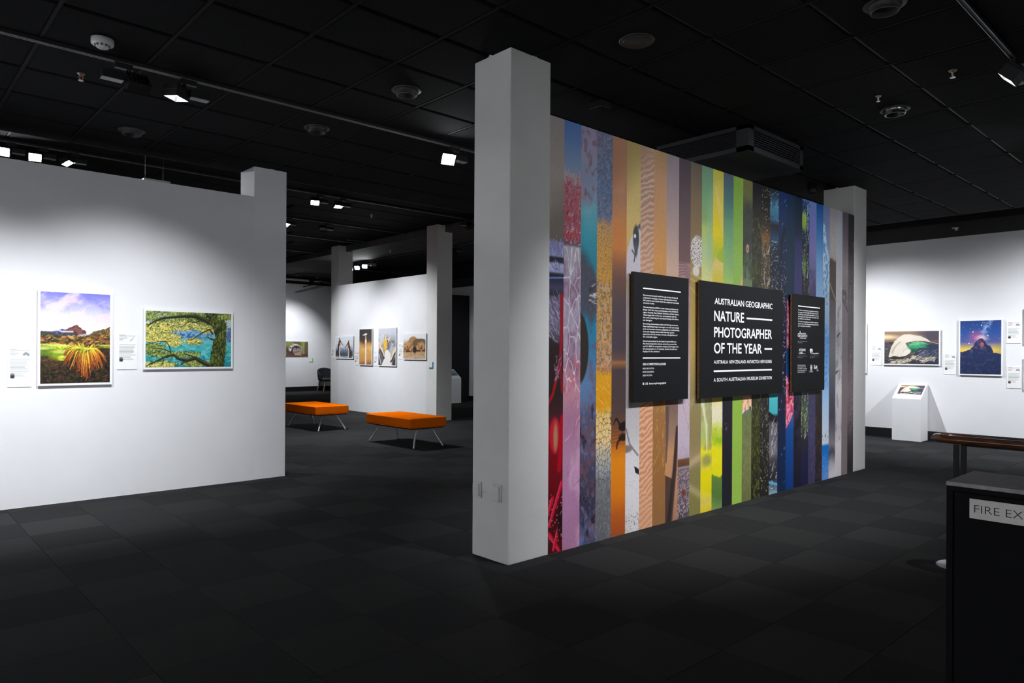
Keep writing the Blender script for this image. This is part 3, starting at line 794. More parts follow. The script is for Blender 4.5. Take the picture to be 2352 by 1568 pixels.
        c.hairs(rng, 40, 0, X, Z(1050), Z(650), -1.2, 0.3, 0.14, 0.0022, [(120, 100, 116), (226, 212, 222)], 0.6)
        c.mix(band(1076, 1190) * sstep(0.5, 0.6, c.n(90, 90, 91, 3)) * 0.8, (168, 152, 162))
        c.mix(c.ell(X * 0.5, Z(1133), 0.03, 0.03, 0.4), (110, 56, 40))
    elif i == 10:
        fl = np.maximum(c.ell(X * 0.62, Z(577), X * 0.62, Z(540) - Z(577), 0.12), c.ell(X * 0.5, Z(622), X * 0.3, 0.045, 0.15))
        f1, f2 = worley(c.x * 60, z * 50, 9)
        c.mix(fl, (228, 222, 220))
        c.mix(fl * (f1 < 0.28) * band(530, 606), (70, 54, 48))
        for a, b in ((628, 638), (640, 655), (660, 690)):
            c.mix(c.line([(0, Z(a)), (X, Z(b))], 0.005) * 0.7, (226, 206, 130))
        for a, b, k in ((930, 905, 0.35), (1065, 1050, 0.5), (1118, 1140, 0.45)):
            c.mix(c.line([(0, Z(a)), (X, Z(b))], 0.03, soft=0.9) * k, (196, 176, 140))
    elif i == 11:
        c.mix(band(910, 1035) * sstep(0.5, 0.62, c.n(26, 6, 111)) * 0.6, (150, 140, 96))
        c.mix(c.line([(X * 0.1, Z(920)), (X * 0.5, Z(975)), (X * 0.55, Z(1040))], 0.018, 0.008) * 0.8, (226, 224, 196))
        c.mix(c.ell(X * 0.55, Z(1058), X * 0.4, 0.05, 0.5) * 0.7, (130, 134, 84))
        c.mix(c.ell(X * 0.8, Z(535), X * 0.35, 0.3, 0.5) * 0.4, (150, 190, 160))
    elif i == 12:
        c.mix(c.poly([(X * 0.1, Z(420)), (X * 0.95, Z(480)), (X, Z(560)), (X * 0.4, Z(470))]) * 0.4, (224, 204, 130))
        c.mix(c.poly([(X * 0.3, Z(590)), (X, Z(560)), (X, Z(602)), (X * 0.6, Z(598))]) * 0.8, (160, 190, 56))
        c.mix(band(985, 1020) * sstep(0.5, 0.65, c.n(18, 18, 121)) * 0.7, (140, 176, 40))
    elif i == 13:
        c.hairs(rng, 7, X * 0.25, X * 0.5, Z(990), Z(972), 0.6, 0.5, 0.03, 0.004, [(130, 100, 120)], 0.7)
        c.mix(band(500, 640) * c.ell(X, Z(560), X * 0.6, 0.3, 0.6) * 0.3, (110, 160, 150))
    elif i == 14:
        c.mix(c.poly([(X * 0.7, Z(655)), (X, Z(625)), (X, Z(655))]), (222, 190, 116))
    elif i == 15:
        q = c.n(24, 16, 151)
        c.mix(band(468, 640) * sstep(0.5, 0.62, q) * 0.55, (44, 48, 42))
        c.mix(c.ell(X * 0.5, Z(570), 0.024, 0.04, 0.2), (206, 170, 160))
        c.mix(c.ell(X * 0.5, Z(571), 0.010, 0.02, 0.2), (190, 40, 40))
        f1, f2 = worley(c.x * 70, z * 60, 15)
        c.mix(band(578, 612) * sstep(0.42, 0.34, u) * (f1 < 0.3), (30, 34, 30))
        c.mix(band(906, 944) * sstep(0.52, 0.6, c.n(50, 20, 153)) * 0.7, (206, 120, 70))
        c.mix(c.ell(X * 0.86, Z(939), 0.016, 0.022, 0.1), (30, 20, 20))
        c.mix(band(955, 1150) * sstep(0.5, 0.65, c.n(40, 30, 155)) * 0.4, (84, 92, 60))
    elif i == 16:
        c.mix(sstep(0.52, 0.7, c.n(60, 34, 161)) * 0.6 * sstep(Z(440), Z(520), z) + sstep(0.54, 0.7, c.n(60, 34, 162)) * 0.7 * band(500, 1140), (96, 100, 46))
        c.hairs(rng, 40, 0, X, Z(1130), Z(560), 1.2, 1.2, 0.03, 0.003, [(110, 112, 70), (20, 20, 16)], 0.6)
    elif i == 17:
        c.dots(rng, 520, 0, X, Z(690), Z(430), 0.0016, 0.004, [(190, 160, 110), (226, 206, 170), (120, 96, 60)])
        c.hairs(rng, 36, 0, X, Z(690), Z(570), 0.5, 1.4, 0.10, 0.003, [(236, 226, 206), (206, 186, 150)], 0.8)
        c.hairs(rng, 60, 0, X, Z(1130), Z(905), 1.7, 1.2, 0.07, 0.0028, [(206, 200, 190), (120, 114, 100)], 0.7)
        c.dots(rng, 120, 0, X, Z(1130), Z(930), 0.0015, 0.003, [(190, 180, 160)])
    elif i == 18:
        c.hairs(rng, 40, 0, X, Z(690), Z(440), 0.5, 1.2, 0.12, 0.003, [(226, 232, 240), (150, 190, 214), (16, 20, 30)], 0.75)
        c.dots(rng, 130, 0, X, Z(690), Z(560), 0.0015, 0.004, [(230, 236, 246)])
        c.mix(c.poly([(0, Z(944)), (X, Z(962)), (X, Z(975)), (0, Z(965))]), (28, 26, 30))
        c.hairs(rng, 40, X * 0.2, X * 0.8, Z(1050), Z(972), 1.3, 0.3, 0.10, 0.004, [(196, 196, 204), (60, 56, 62)], 0.75)
        c.hairs(rng, 24, 0, X, Z(1130), Z(1060), 0.6, 0.9, 0.05, 0.004, [(226, 232, 240), (24, 26, 34)], 0.8)
        c.mix(c.line([(0, Z(1106)), (X, Z(1116))], 0.012), (90, 160, 206))
    elif i == 19:
        c.mix(c.line([(X * 0.75, Z(525)), (X * 0.3, Z(560)), (X * 0.4, Z(640))], 0.026, 0.012), (14, 20, 34))
        c.hairs(rng, 9, X * 0.3, X, Z(600), Z(455), 1.2, 0.6, 0.03, 0.003, [(200, 220, 240)], 0.8)
        c.dots(rng, 240, X * 0.3, X * 0.95, Z(900), Z(600), 0.002, 0.005, [(236, 236, 244), (200, 200, 214)])
        c.hairs(rng, 12, 0, X, Z(1120), Z(900), 1.2, 0.8, 0.03, 0.003, [(180, 196, 214)], 0.7)
    elif i == 20:
        pk = np.clip(c.poly([(X * 0.1, Z(687)), (X, Z(735)), (X, Z(800)), (X * 0.1, Z(800))]) + c.poly([(0, Z(862)), (X, Z(890)), (X, Z(945)), (X * 0.55, Z(968)), (0, Z(985))]), 0, 1)
        c.mix(pk, (222, 96, 130))
        c.mix(pk * sstep(0.5, 0.66, c.n(50, 40, 201)) * 0.85, (246, 200, 214))
        c.mix(pk * sstep(0.55, 0.7, c.n(40, 30, 203)) * 0.8, (150, 20, 40))
    elif i == 21:
        c.mix(band(905, 1060) * sstep(0.5, 0.56, c.n(30, 12, 211)) * 0.8, (18, 16, 22))
    elif i == 22:
        c.hairs(rng, 46, X * 0.1, X, Z(690), Z(470), 1.5, 0.5, 0.14, 0.0035, [(150, 186, 224), (206, 224, 236), (130, 170, 80)], 0.75)
        c.mix(c.ell(X * 0.25, Z(508), X * 0.4, 0.10, 0.4) * 0.8, (150, 180, 60))
        c.mix(c.ell(X * 0.3, Z(610), X * 0.3, 0.10, 0.4) * 0.6, (110, 150, 80))
        c.hairs(rng, 60, 0, X, Z(1010), Z(900), 1.4, 0.8, 0.08, 0.0035, [(206, 214, 150), (180, 200, 214), (140, 160, 40)], 0.75)
    elif i in (23,):
        c.mix(band(620, 700) * sstep(0.45, 0.6, c.n(70, 12, 231)) * 0.6, (58, 52, 90))
        c.hairs(rng, 70, 0, X, Z(1100), Z(905), 1.4, 0.7, 0.05, 0.003, [(104, 100, 140), (30, 28, 48)], 0.6)
    elif i == 24:
        c.mix(band(905, 1100) * sstep(0.55, 0.66, c.n(30, 16, 241)) * 0.6, (78, 54, 40))
    elif i == 25:
        ice = c.poly([(-0.02, Z(700)), (-0.02, Z(520)), (X * 0.2, Z(511)), (X * 0.55, Z(560)), (X, Z(600)), (X * 1.02, Z(700))])
        c.mix(ice, (164, 186, 208))
        c.mix(ice * sstep(0.5, 0.62, c.n(60, 26, 251)) * 0.85, (60, 118, 170))
        c.mix(band(745, 890) * sstep(0.5, 0.62, c.n(30, 40, 253)) * 0.5, (40, 110, 184))
        c.hairs(rng, 12, 0, X, Z(1014), Z(1000), 1.3, 0.5, 0.05, 0.003, [(60, 66, 84)], 0.9)
        c.hairs(rng, 90, 0, X, Z(1100), Z(1044), 0.1, 0.4, 0.03, 0.003, [(140, 170, 214), (30, 80, 150)], 0.6)
    elif i == 26:
        c.mix(c.poly([(-0.01, Z(600)), (X * 0.45, Z(605)), (X, Z(640)), (X, Z(690)), (-0.01, Z(690))]) * 0.9, (72, 62, 58))
        c.mix(c.line([(0, Z(650)), (X, Z(690))], 0.008), (150, 136, 120))
    elif i == 27:
        c.mix(sstep(0.52, 0.7, c.n(20, 7, 271)) * band(690, 1010) * 0.6, (110, 108, 118))
        c.mix(c.line([(X * 0.3, Z(772)), (X * 0.8, Z(762))], 0.016, 0.004), (56, 54, 62))
        c.mix(c.line([(X * 0.1, Z(856)), (X * 0.5, Z(850))], 0.016, 0.004), (56, 54, 62))
    elif i == 28:
        c.mix(c.poly([(-0.01, Z(668)), (X * 0.5, Z(665)), (X, Z(690)), (X, Z(720)), (-0.01, Z(690))]) * sstep(0.35, 0.5, c.n(40, 20, 281)), (72, 62, 66))
    elif i == 29:
        c.hairs(rng, 60, 0, X, Z(1000), Z(570), 1.3, 0.25, 0.16, 0.004, [(130, 122, 124), (48, 42, 46), (150, 142, 144)], 0.55)
    c.grain(0.06, i)
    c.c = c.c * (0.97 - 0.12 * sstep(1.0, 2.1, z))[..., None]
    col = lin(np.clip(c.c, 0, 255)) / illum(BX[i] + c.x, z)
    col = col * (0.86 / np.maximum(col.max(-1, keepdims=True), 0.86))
    return col, X

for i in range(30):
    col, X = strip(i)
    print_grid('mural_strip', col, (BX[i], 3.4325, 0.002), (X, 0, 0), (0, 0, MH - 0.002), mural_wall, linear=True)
# ------------------------------------------------------------------ lettering
def text_mesh(s, bold=0.0):
    cu = bpy.data.curves.new('lettering', 'FONT')
    cu.body = s
    cu.size = 1.0
    cu.offset = bold
    cu.resolution_u = 4
    o = bpy.data.objects.new('lettering', cu)
    COL.objects.link(o)
    dg = bpy.context.evaluated_depsgraph_get()
    me = bpy.data.meshes.new_from_object(o.evaluated_get(dg))
    v = np.array([p.co[:2] for p in me.vertices]) if len(me.vertices) else np.zeros((1, 2))
    f = [tuple(p.vertices) for p in me.polygons]
    bpy.data.objects.remove(o, do_unlink=True)
    bpy.data.curves.remove(cu)
    bpy.data.meshes.remove(me)
    return v, f
CAPH = text_mesh('H')[0][:, 1].max()
def put_text(mb, s, a, z, cap, width, frame, bold=0.0):
    """Adds one line of lettering to mb. a, z: left end and baseline on the plane; frame: plane as (axis, position, direction)."""
    v, f = text_mesh(s, bold)
    x0, x1 = v[:, 0].min(), v[:, 0].max()
    kz = cap / CAPH
    kx = width / (x1 - x0) if width else kz
    k = len(mb.v)
    ax, pos, d = frame
    for p in v:
        t = a + d * (p[0] - x0) * kx
        mb.v.append((t, pos, z + p[1] * kz) if ax == 'y' else (pos, t, z + p[1] * kz))
    mb.f += [tuple(i + k for i in q) for q in f]
    mb.sm += [False] * len(f)
def bar(mb, a0, a1, z0, z1, y):
    mb.add([(a0, y, z0), (a1, y, z0), (a1, y, z1), (a0, y, z1)], [(0, 1, 2, 3)])

# ------------------------------------------------------------------ the three black text boards on the mural
BF, BBK = 3.388, 3.412                       # front face, back of board
def board(x0, x1, z0, z1, label, edge):
    t = thing('text_board', ((x0 + x1) / 2, BBK, z0), label, 'sign', 'black boards on the striped mural')
    part('core', B(x0, x1, BF + 0.003, BBK, z0, z1), edge, t)
    part('face', B(x0, x1, BF, BF + 0.003, z0, z1), 'board_black', t)
    part('standoff', B(x0 + 0.12, x1 - 0.12, BBK, 3.4322, z0 + 0.12, z1 - 0.12), 'lamp_black', t)
    return t
FR = ('y', BF - 0.0006, 1)
def lettering(t, name, rows, material='white_ink'):
    small = name in ('paragraphs', 'ownership_note', 'captions', 'crest_words', 'museum_logo')
    mb = MB()
    for s, a, z, cap, w, bold in rows:
        put_text(mb, s, a, z, cap, w, FR, bold)
        if not small:
            part(name, mb, material, t)
            mb = MB()
    if small:                     # lines a pixel or two high
        part(name, mb, material, t, kind='stuff')
def rules(t, rows, name='rule', material='white_ink'):
    for a0, a1, z0, z1 in rows:
        mb = MB()
        bar(mb, a0, a1, z0, z1, BF - 0.0006)
        part(name, mb, material, t)

# left board
t = board(4.402, 5.157, 1.016, 2.030, 'narrow black text board left of the wide title board, full of small white paragraphs', 'board_edge_dark')
rules(t, [(4.525, 5.039, 1.904, 1.913), (4.526, 5.039, 1.357, 1.366)])
par = [
 (1.850, ['Experience the natural world through the lens of talented', 'professional, emerging and junior photographers whose', 'skill, patience and creative vision have captured remarkable', 'moments in time.'], [.470, .458, .488, .150]),
 (1.756, ['This awe-inspiring exhibition invites visitors to discover the', 'beauty of the flora, fauna and landscapes of the ANZANG', 'region: Australia, New Zealand, Antarctica and New Guinea.', 'These images take us from our own backyards and into', 'the world, celebrating the rich natural heritage that defines', 'our bioregion.'], [.478, .476, .488, .455, .484, .120]),
 (1.625, ['Showcasing extraordinary scenes and fleeting encounters,', 'these captivating images encourage us to look more closely', 'at the environment around us, deepening our understanding', 'of its ever-changing nature while fostering a greater', 'appreciation for the wonder, diversity and significance of', 'this remarkable region.'], [.478, .492, .495, .425, .468, .190]),
 (1.489, ['Owned and produced by the South Australian Museum,', 'this annual competition attracts entries from around the', 'world. In 2026 the competition received 2,129 images from', '501 photographers in 17 countries, the best of which are', 'displayed in the exhibition.'], [.456, .458, .484, .466, .226]),
]
rows = []
for z, ls, ws in par:
    for k, (s, w) in enumerate(zip(ls, ws)):
        rows.append((s, 4.526, z - 0.0205 * k, 0.0118, w, 0.006))
lettering(t, 'paragraphs', rows)
lettering(t, 'heading', [('2026 COMPETITION JUDGES', 4.526, 1.3045, 0.0165, 0.308, 0.018)])
lettering(t, 'name_list', [('MIEKE BOYNTON', 4.526, 1.2715, 0.0125, 0.148, 0.0), ('ROSS GUDGEON', 4.526, 1.245, 0.0125, 0.145, 0.0), ('JAKE WILTON', 4.526, 1.218, 0.0125, 0.122, 0.0)])
lettering(t, 'hashtag', [('#naturephotographer', 4.607, 1.152, 0.0145, 0.234, 0.012)])
ic = MB()
for k in range(3):
    a = 4.526 + 0.0245 * k
    if k == 1:
        put_text(ic, 'X', a, 1.151, 0.015, 0.015, FR, 0.02)
    else:
        bar(ic, a, a + 0.004, 1.151, 1.167, BF - 0.0006)
        bar(ic, a + 0.011, a + 0.015, 1.151, 1.167, BF - 0.0006)
        bar(ic, a + 0.004, a + 0.011, 1.151, 1.155, BF - 0.0006)
        bar(ic, a + 0.004, a + 0.011, 1.163, 1.167, BF - 0.0006)
        bar(ic, a + 0.006, a + 0.009, 1.157, 1.161, BF - 0.0006)
part('social_icons', ic, 'white_ink', t)

# title board
t = board(5.330, 6.832, 1.010, 2.030, 'wide black title board with large white capitals in the middle of the mural', 'board_edge')
lettering(t, 'title_small', [('AUSTRALIAN', 5.562, 1.838, 0.0525, 0.508, 0.012), ('GEOGRAPHIC', 6.098, 1.838, 0.0525, 0.516, 0.012)])
lettering(t, 'title_large', [('NATURE', 5.557, 1.690, 0.0865, 0.514, 0.016), ('PHOTOGRAPHER', 5.557, 1.546, 0.0865, 1.052, 0.016), ('OF THE YEAR', 5.557, 1.403, 0.0885, 0.852, 0.016)])
lettering(t, 'countries', [('AUSTRALIA', 5.556, 1.310, 0.0285, 0.236, 0.010), ('NEW ZEALAND', 5.812, 1.310, 0.0285, 0.294, 0.010), ('ANTARCTICA', 6.124, 1.310, 0.0285, 0.244, 0.010), ('NEW GUINEA', 6.385, 1.310, 0.0285, 0.224, 0.010)])
lettering(t, 'museum_line', [('A', 5.555, 1.151, 0.0300, 0.032, 0.012), ('SOUTH', 5.606, 1.151, 0.0300, 0.176, 0.012), ('AUSTRALIAN', 5.802, 1.151, 0.0300, 0.314, 0.012), ('MUSEUM', 6.138, 1.151, 0.0300, 0.202, 0.012), ('EXHIBITION', 6.358, 1.151, 0.0300, 0.252, 0.012)])
rules(t, [(6.118, 6.612, 1.723, 1.738), (6.461, 6.611, 1.439, 1.455), (5.554, 6.610, 1.236, 1.251)])

# acknowledgement board
t = board(7.042, 7.798, 1.008, 2.018, 'narrow black sponsor board at the right end of the mural, with white logos', 'board_edge')
rules(t, [(7.162, 7.680, 1.892, 1.902)])
rows = []
for z, ls, ws in ((1.850, ['The South Australian Museum gratefully acknowledges', 'the support of Dr Stuart Miller AM, founder and patron', 'of ANZANG, and his wife Mrs Alison Miller in memory', 'of their parents, Dr Robert and Mrs Clarice Miller, both', 'late of Malvern, South Australia.'], [.476, .478, .486, .478, .285]),
                  (1.731, ['The South Australian Museum would like to thank the', 'sponsors who, in 2026, have generously supported this', "year's competition and exhibition."], [.470, .478, .290])):
    for k, (s, w) in enumerate(zip(ls, ws)):
        rows.append((s, 7.163, z - 0.0225 * k, 0.0130, w, 0.006))
lettering(t, 'paragraphs', rows)
lettering(t, 'geographic_logo', [('A', 7.195, 1.606, 0.034, 0.030, 0.01), ('ustralian', 7.226, 1.606, 0.018, 0.116, 0.004), ('G', 7.158, 1.578, 0.034, 0.034, 0.012), ('EOGRAPHIC', 7.194, 1.578, 0.022, 0.185, 0.006), ('THE MAGAZINE', 7.200, 1.560, 0.010, 0.148, 0.02)])
lettering(t, 'lab_logo', [('ATKINS', 7.189, 1.430, 0.024, 0.148, 0.012), ('LAB', 7.190, 1.399, 0.024, 0.080, 0.014), ('film', 7.286, 1.399, 0.008, 0.048, 0.0)])
lettering(t, 'expedition_logo', [('coral', 7.462, 1.399, 0.016, 0.062, 0.0), ('expeditions', 7.526, 1.399, 0.016, 0.128, 0.012)])
ex = MB()
for a0, a1, z0, z1 in ((7.440, 7.500, 1.443, 1.455), (7.436, 7.462, 1.430, 1.446), (7.466, 7.476, 1.420, 1.444), (7.482, 7.508, 1.428, 1.440), (7.440, 7.458, 1.412, 1.428), (7.480, 7.500, 1.414, 1.424)):
    bar(ex, a0, a1, z0, z1, BF - 0.0006)
part('expedition_emblem', ex, 'white_ink', t)
rules(t, [(7.158, 7.377, 1.5305, 1.5325), (7.160, 7.377, 1.376, 1.378), (7.437, 7.653, 1.376, 1.378)], 'thin_rule', 'grey_ink')
lettering(t, 'captions', [('Principal Sponsor', 7.156, 1.512, 0.010, 0.112, 0), ('Prize Sponsor', 7.158, 1.358, 0.010, 0.110, 0), ('Major Prize Sponsor', 7.437, 1.358, 0.010, 0.118, 0)], 'grey_ink')
rows = []
for k, (s, w) in enumerate(zip(['The Australian Geographic', 'Nature Photographer of the', 'Year exhibition and competition', 'is owned and produced by the', 'South Australian Museum'], [.178, .188, .216, .208, .170])):
    rows.append((s, 7.158, 1.278 - 0.0180 * k, 0.0110, w, 0.004))
lettering(t, 'ownership_note', rows)
lettering(t, 'museum_logo', [('S', 7.534, 1.245, 0.036, 0.026, 0.03), ('A', 7.556, 1.238, 0.026, 0.024, 0.02), ('M', 7.580, 1.240, 0.036, 0.036, 0.03), ('SOUTH', 7.604, 1.230, 0.006, 0.036, 0), ('AUSTRALIAN', 7.604, 1.222, 0.006, 0.050, 0), ('MUSEUM', 7.604, 1.214, 0.006, 0.038, 0)])
em = MB()
for k in range(20):                                     # round crest
    a, b = 2 * math.pi * k / 20, 2 * math.pi * (k + 1) / 20
    em.add([(7.473 + 0.026 * math.cos(q), BF - 0.0006, 1.256 + 0.030 * math.sin(q)) for q in (a, b)] + [(7.473 + 0.019 * math.cos(q), BF - 0.0006, 1.256 + 0.023 * math.sin(q)) for q in (b, a)], [(0, 1, 2, 3)])
em.add([(7.473, BF - 0.0006, 1.238), (7.484, BF - 0.0006, 1.256), (7.473, BF - 0.0006, 1.274), (7.462, BF - 0.0006, 1.256)], [(0, 1, 2, 3)])
part('crest', em, 'white_ink', t)
lettering(t, 'crest_words', [('GOVERNMENT', 7.436, 1.216, 0.006, 0.072, 0.01), ('OF SOUTH AUSTRALIA', 7.428, 1.207, 0.006, 0.088, 0.01)])

# ------------------------------------------------------------------ photographs on the walls
def plane_vec(ax, d):
    return ((d, 0, 0) if ax == 'y' else (0, d, 0))
def photo(name, label, ax, pos, a0, a1, z0, z1, img, border=0.02, group='framed photographs on the walls', thick=0.012, off=0.016):
    """ax: normal axis of the wall, pos: wall plane; a0 (left as seen) to a1 (right) along the wall; image inside a white board."""
    d = 1 if a1 > a0 else -1
    lo, hi = min(a0, a1), max(a0, a1)
    f = pos - off - thick
    base = ((lo + hi) / 2, pos, z0 - border) if ax == 'y' else (pos, (lo + hi) / 2, z0 - border)
    t = thing(name, base, label, 'picture', group)
    def bx(l, h, p0, p1, zz0, zz1):
        return B(l, h, p0, p1, zz0, zz1) if ax == 'y' else B(p0, p1, l, h, zz0, zz1)
    part('board', bx(lo - border, hi + border, f, f + thick, z0 - border, z1 + border), 'print_board', t)
    part('batten', bx(lo + 0.06, hi - 0.06, f + thick, pos - 0.001, z0 + 0.06, z1 - 0.06), 'spacer', t)
    O = (a0, f - 0.0008, z0) if ax == 'y' else (f - 0.0008, a0, z0)
    print_grid('image', img, O, plane_vec(ax, a1 - a0), (0, 0, z1 - z0), t)
    return t

def img_plant():
    c = Cv(175, 260, 0.67, 1.0)
    x, y = c.x / 0.67, c.y
    c.stops([(0, (30, 26, 24)), (0.55, (240, 236, 240)), (0.62, (236, 232, 244)), (0.78, (206, 204, 240)), (0.9, (164, 162, 226)), (1.0, (118, 120, 206))])
    n = fbm(x * 3 + y * 2, y * 9 - x * 3, 3, 5)
    c.mix(sstep(0.45, 0.7, n) * sstep(0.6, 0.8, y) * 0.75, (236, 214, 234))
    c.mix(c.ell(0.44, 0.8, 0.22, 0.16, 0.8) * sstep(0.4, 0.6, n) * 0.8, (240, 212, 226))
    c.mix(sstep(0.55, 0.75, fbm(x * 4 - y * 3, y * 12 + x * 5, 8, 4)) * sstep(0.75, 0.9, y) * 0.5, (120, 118, 206))
    W = 0.67
    rd = (c.n(40, 40, 5, 4) - 0.5) * 0.03
    ridge = c.poly([(0, 0.4), (0, 0.565), (0.10, 0.575), (0.14, 0.59), (0.18, 0.585), (0.20, 0.60), (0.25, 0.59), (0.3, 0.575), (0.45, 0.54), (W, 0.5), (W, 0.4)], (rd, rd))
    c.mix(ridge, (74, 72, 112))
    c.mix(ridge * sstep(0.5, 0.6, c.n(22, 40, 7)) * sstep(0.54, 0.58, y), (226, 216, 232))
    pk = c.poly([(0.2, 0.5), (0.24, 0.60), (0.29, 0.62), (0.325, 0.648), (0.35, 0.632), (0.38, 0.605), (0.42, 0.585), (0.44, 0.54), (0.4, 0.5)], (rd, rd))
    c.mix(pk, (128, 78, 70))
    c.mix(pk * sstep(0.5, 0.6, c.n(50, 50, 9)) * 0.8, (80, 50, 60))
    c.mix(ridge * sstep(0.02, -0.01, y - 0.55 - 0.02 * np.sin(x * 20)) * (x < 0.6), (62, 72, 84))
    c.mix(ridge * sstep(0.48, 0.62, c.n(60, 70, 71)) * 0.7, (44, 46, 50))
    c.mix(c.line([(0.0, 0.585), (0.10, 0.575), (0.16, 0.585), (0.2, 0.57), (0.3, 0.57)], 0.008) * 0.8, (232, 224, 236))
    hill = c.poly([(0.36, 0.45), (0.42, 0.52), (0.5, 0.575), (0.58, 0.60), (0.62, 0.605), (W, 0.635), (W, 0.4), (0.36, 0.4)], (rd, rd))
    c.mix(hill, (96, 78, 46))
    c.mix(hill * sstep(0.5, 0.62, c.n(70, 60, 10)) * 0.8, (56, 58, 30))
    c.mix(hill * sstep(0.62, 0.72, c.n(80, 80, 12)) * 0.9, (196, 140, 70))
    c.mix(c.line([(0.38, 0.52), (0.43, 0.535), (0.49, 0.565)], 0.022, 0.008, 0.9) * 0.8, (236, 220, 226))
    g = c.poly([(0, 0), (0, 0.5), (0.06, 0.535), (0.12, 0.5), (0.2, 0.51), (0.3, 0.505), (0.45, 0.51), (W, 0.515), (W, 0)], (rd, rd))
    c.mix(g, (58, 46, 30))
    c.mix(g * sstep(0.48, 0.6, c.n(50, 55, 14)) * 0.8, (110, 82, 36))
    c.mix(g * sstep(0.6, 0.7, c.n(60, 70, 15)) * sstep(0.4, 0.5, y) * 0.9, (206, 160, 96))
    c.mix(c.ell(0.06, 0.51, 0.07, 0.035, 0.3), (54, 72, 38))
    c.mix(c.ell(0.14, 0.485, 0.06, 0.03, 0.3), (170, 150, 40))
    c.mix(c.line([(0, 0.452), (W, 0.458)], 0.006) * 0.8, (70, 40, 40))
    for ex, ey, rx, ry, col in ((0.05, 0.40, 0.13, 0.055, (150, 168, 46)), (0.2, 0.385, 0.14, 0.055, (182, 202, 44)), (0.02, 0.355, 0.11, 0.05, (92, 124, 40)), (0.2, 0.315, 0.12, 0.055, (120, 150, 30)), (0.21, 0.275, 0.05, 0.03, (190, 190, 40)), (0.62, 0.41, 0.09, 0.02, (150, 150, 40))):
        m = c.ell(ex, ey, rx, ry, 0.35)
        c.mix(m, col)
        c.mix(m * sstep(0.5, 0.65, c.n(60, 60, 17)) * 0.5, (60, 84, 24))
        c.mix(c.ell(ex, ey + ry * 0.6, rx * 0.8, ry * 0.35, 0.6) * 0.7, (226, 222, 120))
    low = sstep(0.34, 0.24, y + 0.12 * np.sin(x * 5 + 1))
    c.mix(low * 0.9, (24, 22, 18))
    rr = random.Random(8)
    def spot(y0, y1):
        return lambda r: (r.uniform(0, W), r.uniform(y0, y1))
    def slope(r):
        q = (r.uniform(0.36, W), r.uniform(0.44, 0.62))
        return q if q[1] < 0.40 + 0.36 * (q[0] - 0.3) ** 0.7 and q[1] < 0.63 else None
    c.dabs(rr, 420, slope, 0.02, 0.006, 0.8, 1.0, [(56, 58, 30), (120, 92, 48), (190, 136, 70), (80, 66, 36)], 0.8)
    c.dabs(rr, 420, spot(0.44, 0.52), 0.03, 0.010, 0.2, 0.6, [(60, 56, 28), (126, 96, 44), (206, 150, 86), (40, 44, 24), (150, 84, 50)], 0.8)
    c.dabs(rr, 900, lambda r: (lambda p: p if p[1] < 0.30 - 0.10 * math.sin(p[0] / 0.67 * 5 + 1) else None)((r.uniform(0, W), r.uniform(0, 0.36))), 0.022, 0.007, 0.9, 1.2, [(70, 54, 28), (34, 30, 20), (96, 62, 40), (50, 60, 26), (16, 14, 12), (86, 44, 44)], 0.7)
    rng = random.Random(5)
    def leaf(cx, cy, sx, rise, drop, wd, far=1.0):
        pts = [(cx + sx * (k / 8) ** 0.85, cy + rise * 4 * (k / 8) * (1 - k / 8) - drop * (k / 8) ** 1.8) for k in range(9)]
        c.mix(c.line([(p[0] + 0.005, p[1] - 0.005) for p in pts], wd, wd * 0.3) * 0.75, (52, 40, 16))
        green = rng.random() < 0.35
        for k in range(8):
            q = ((k + 0.5) / 8 + rng.uniform(-0.06, 0.06)) * far
            cl = [(150, 180, 50), (226, 218, 72), (242, 210, 62), (238, 166, 44), (190, 76, 30)]
            if green:
                cl = [(120, 150, 40), (170, 186, 60), (206, 176, 50), (200, 110, 36), (130, 50, 26)]
            p = np.clip(q, 0, 0.999) * 4
            col = np.array(cl[int(p)]) * (1 - p % 1) + np.array(cl[min(4, int(p) + 1)]) * (p % 1)
            w0, w1 = wd * (1 - 0.72 * k / 8), wd * (1 - 0.72 * (k + 1) / 8)
            c.mix(c.line(pts[k:k + 2], w0, w1), col)
            c.mix(c.line([(a - 0.002, b + 0.003) for a, b in pts[k:k + 2]], w0 * 0.3) * 0.5, np.minimum(255, col * 1.25 + 12))
    for cx, cy, K, nn in ((0.335, 0.385, 0.55, 40), (0.425, 0.355, 1.0, 120)):
        sp = sorted([(rng.uniform(-1, 1), rng.random()) for _ in range(nn)], key=lambda q: q[1])
        for a, q in sp:                                   # upright ones first, drooping ones over them
            if q < 0.35:
                leaf(cx, cy, a * (0.17 - 0.1 * q) * K, 0.012 * K, -(0.035 + 0.085 * rng.random() * (1 - 0.6 * abs(a))) * K, 0.007 * K ** 0.5, 0.62)
            else:
                leaf(cx, cy, a * (0.13 + 0.09 * abs(a)) * K, (0.02 + 0.04 * rng.random()) * K, (0.05 + 0.30 * rng.random() ** 0.7 * (1 - 0.6 * abs(a))) * K, 0.009 * K ** 0.5)
    c.grain(0.05, 4, 220)
    return c.c
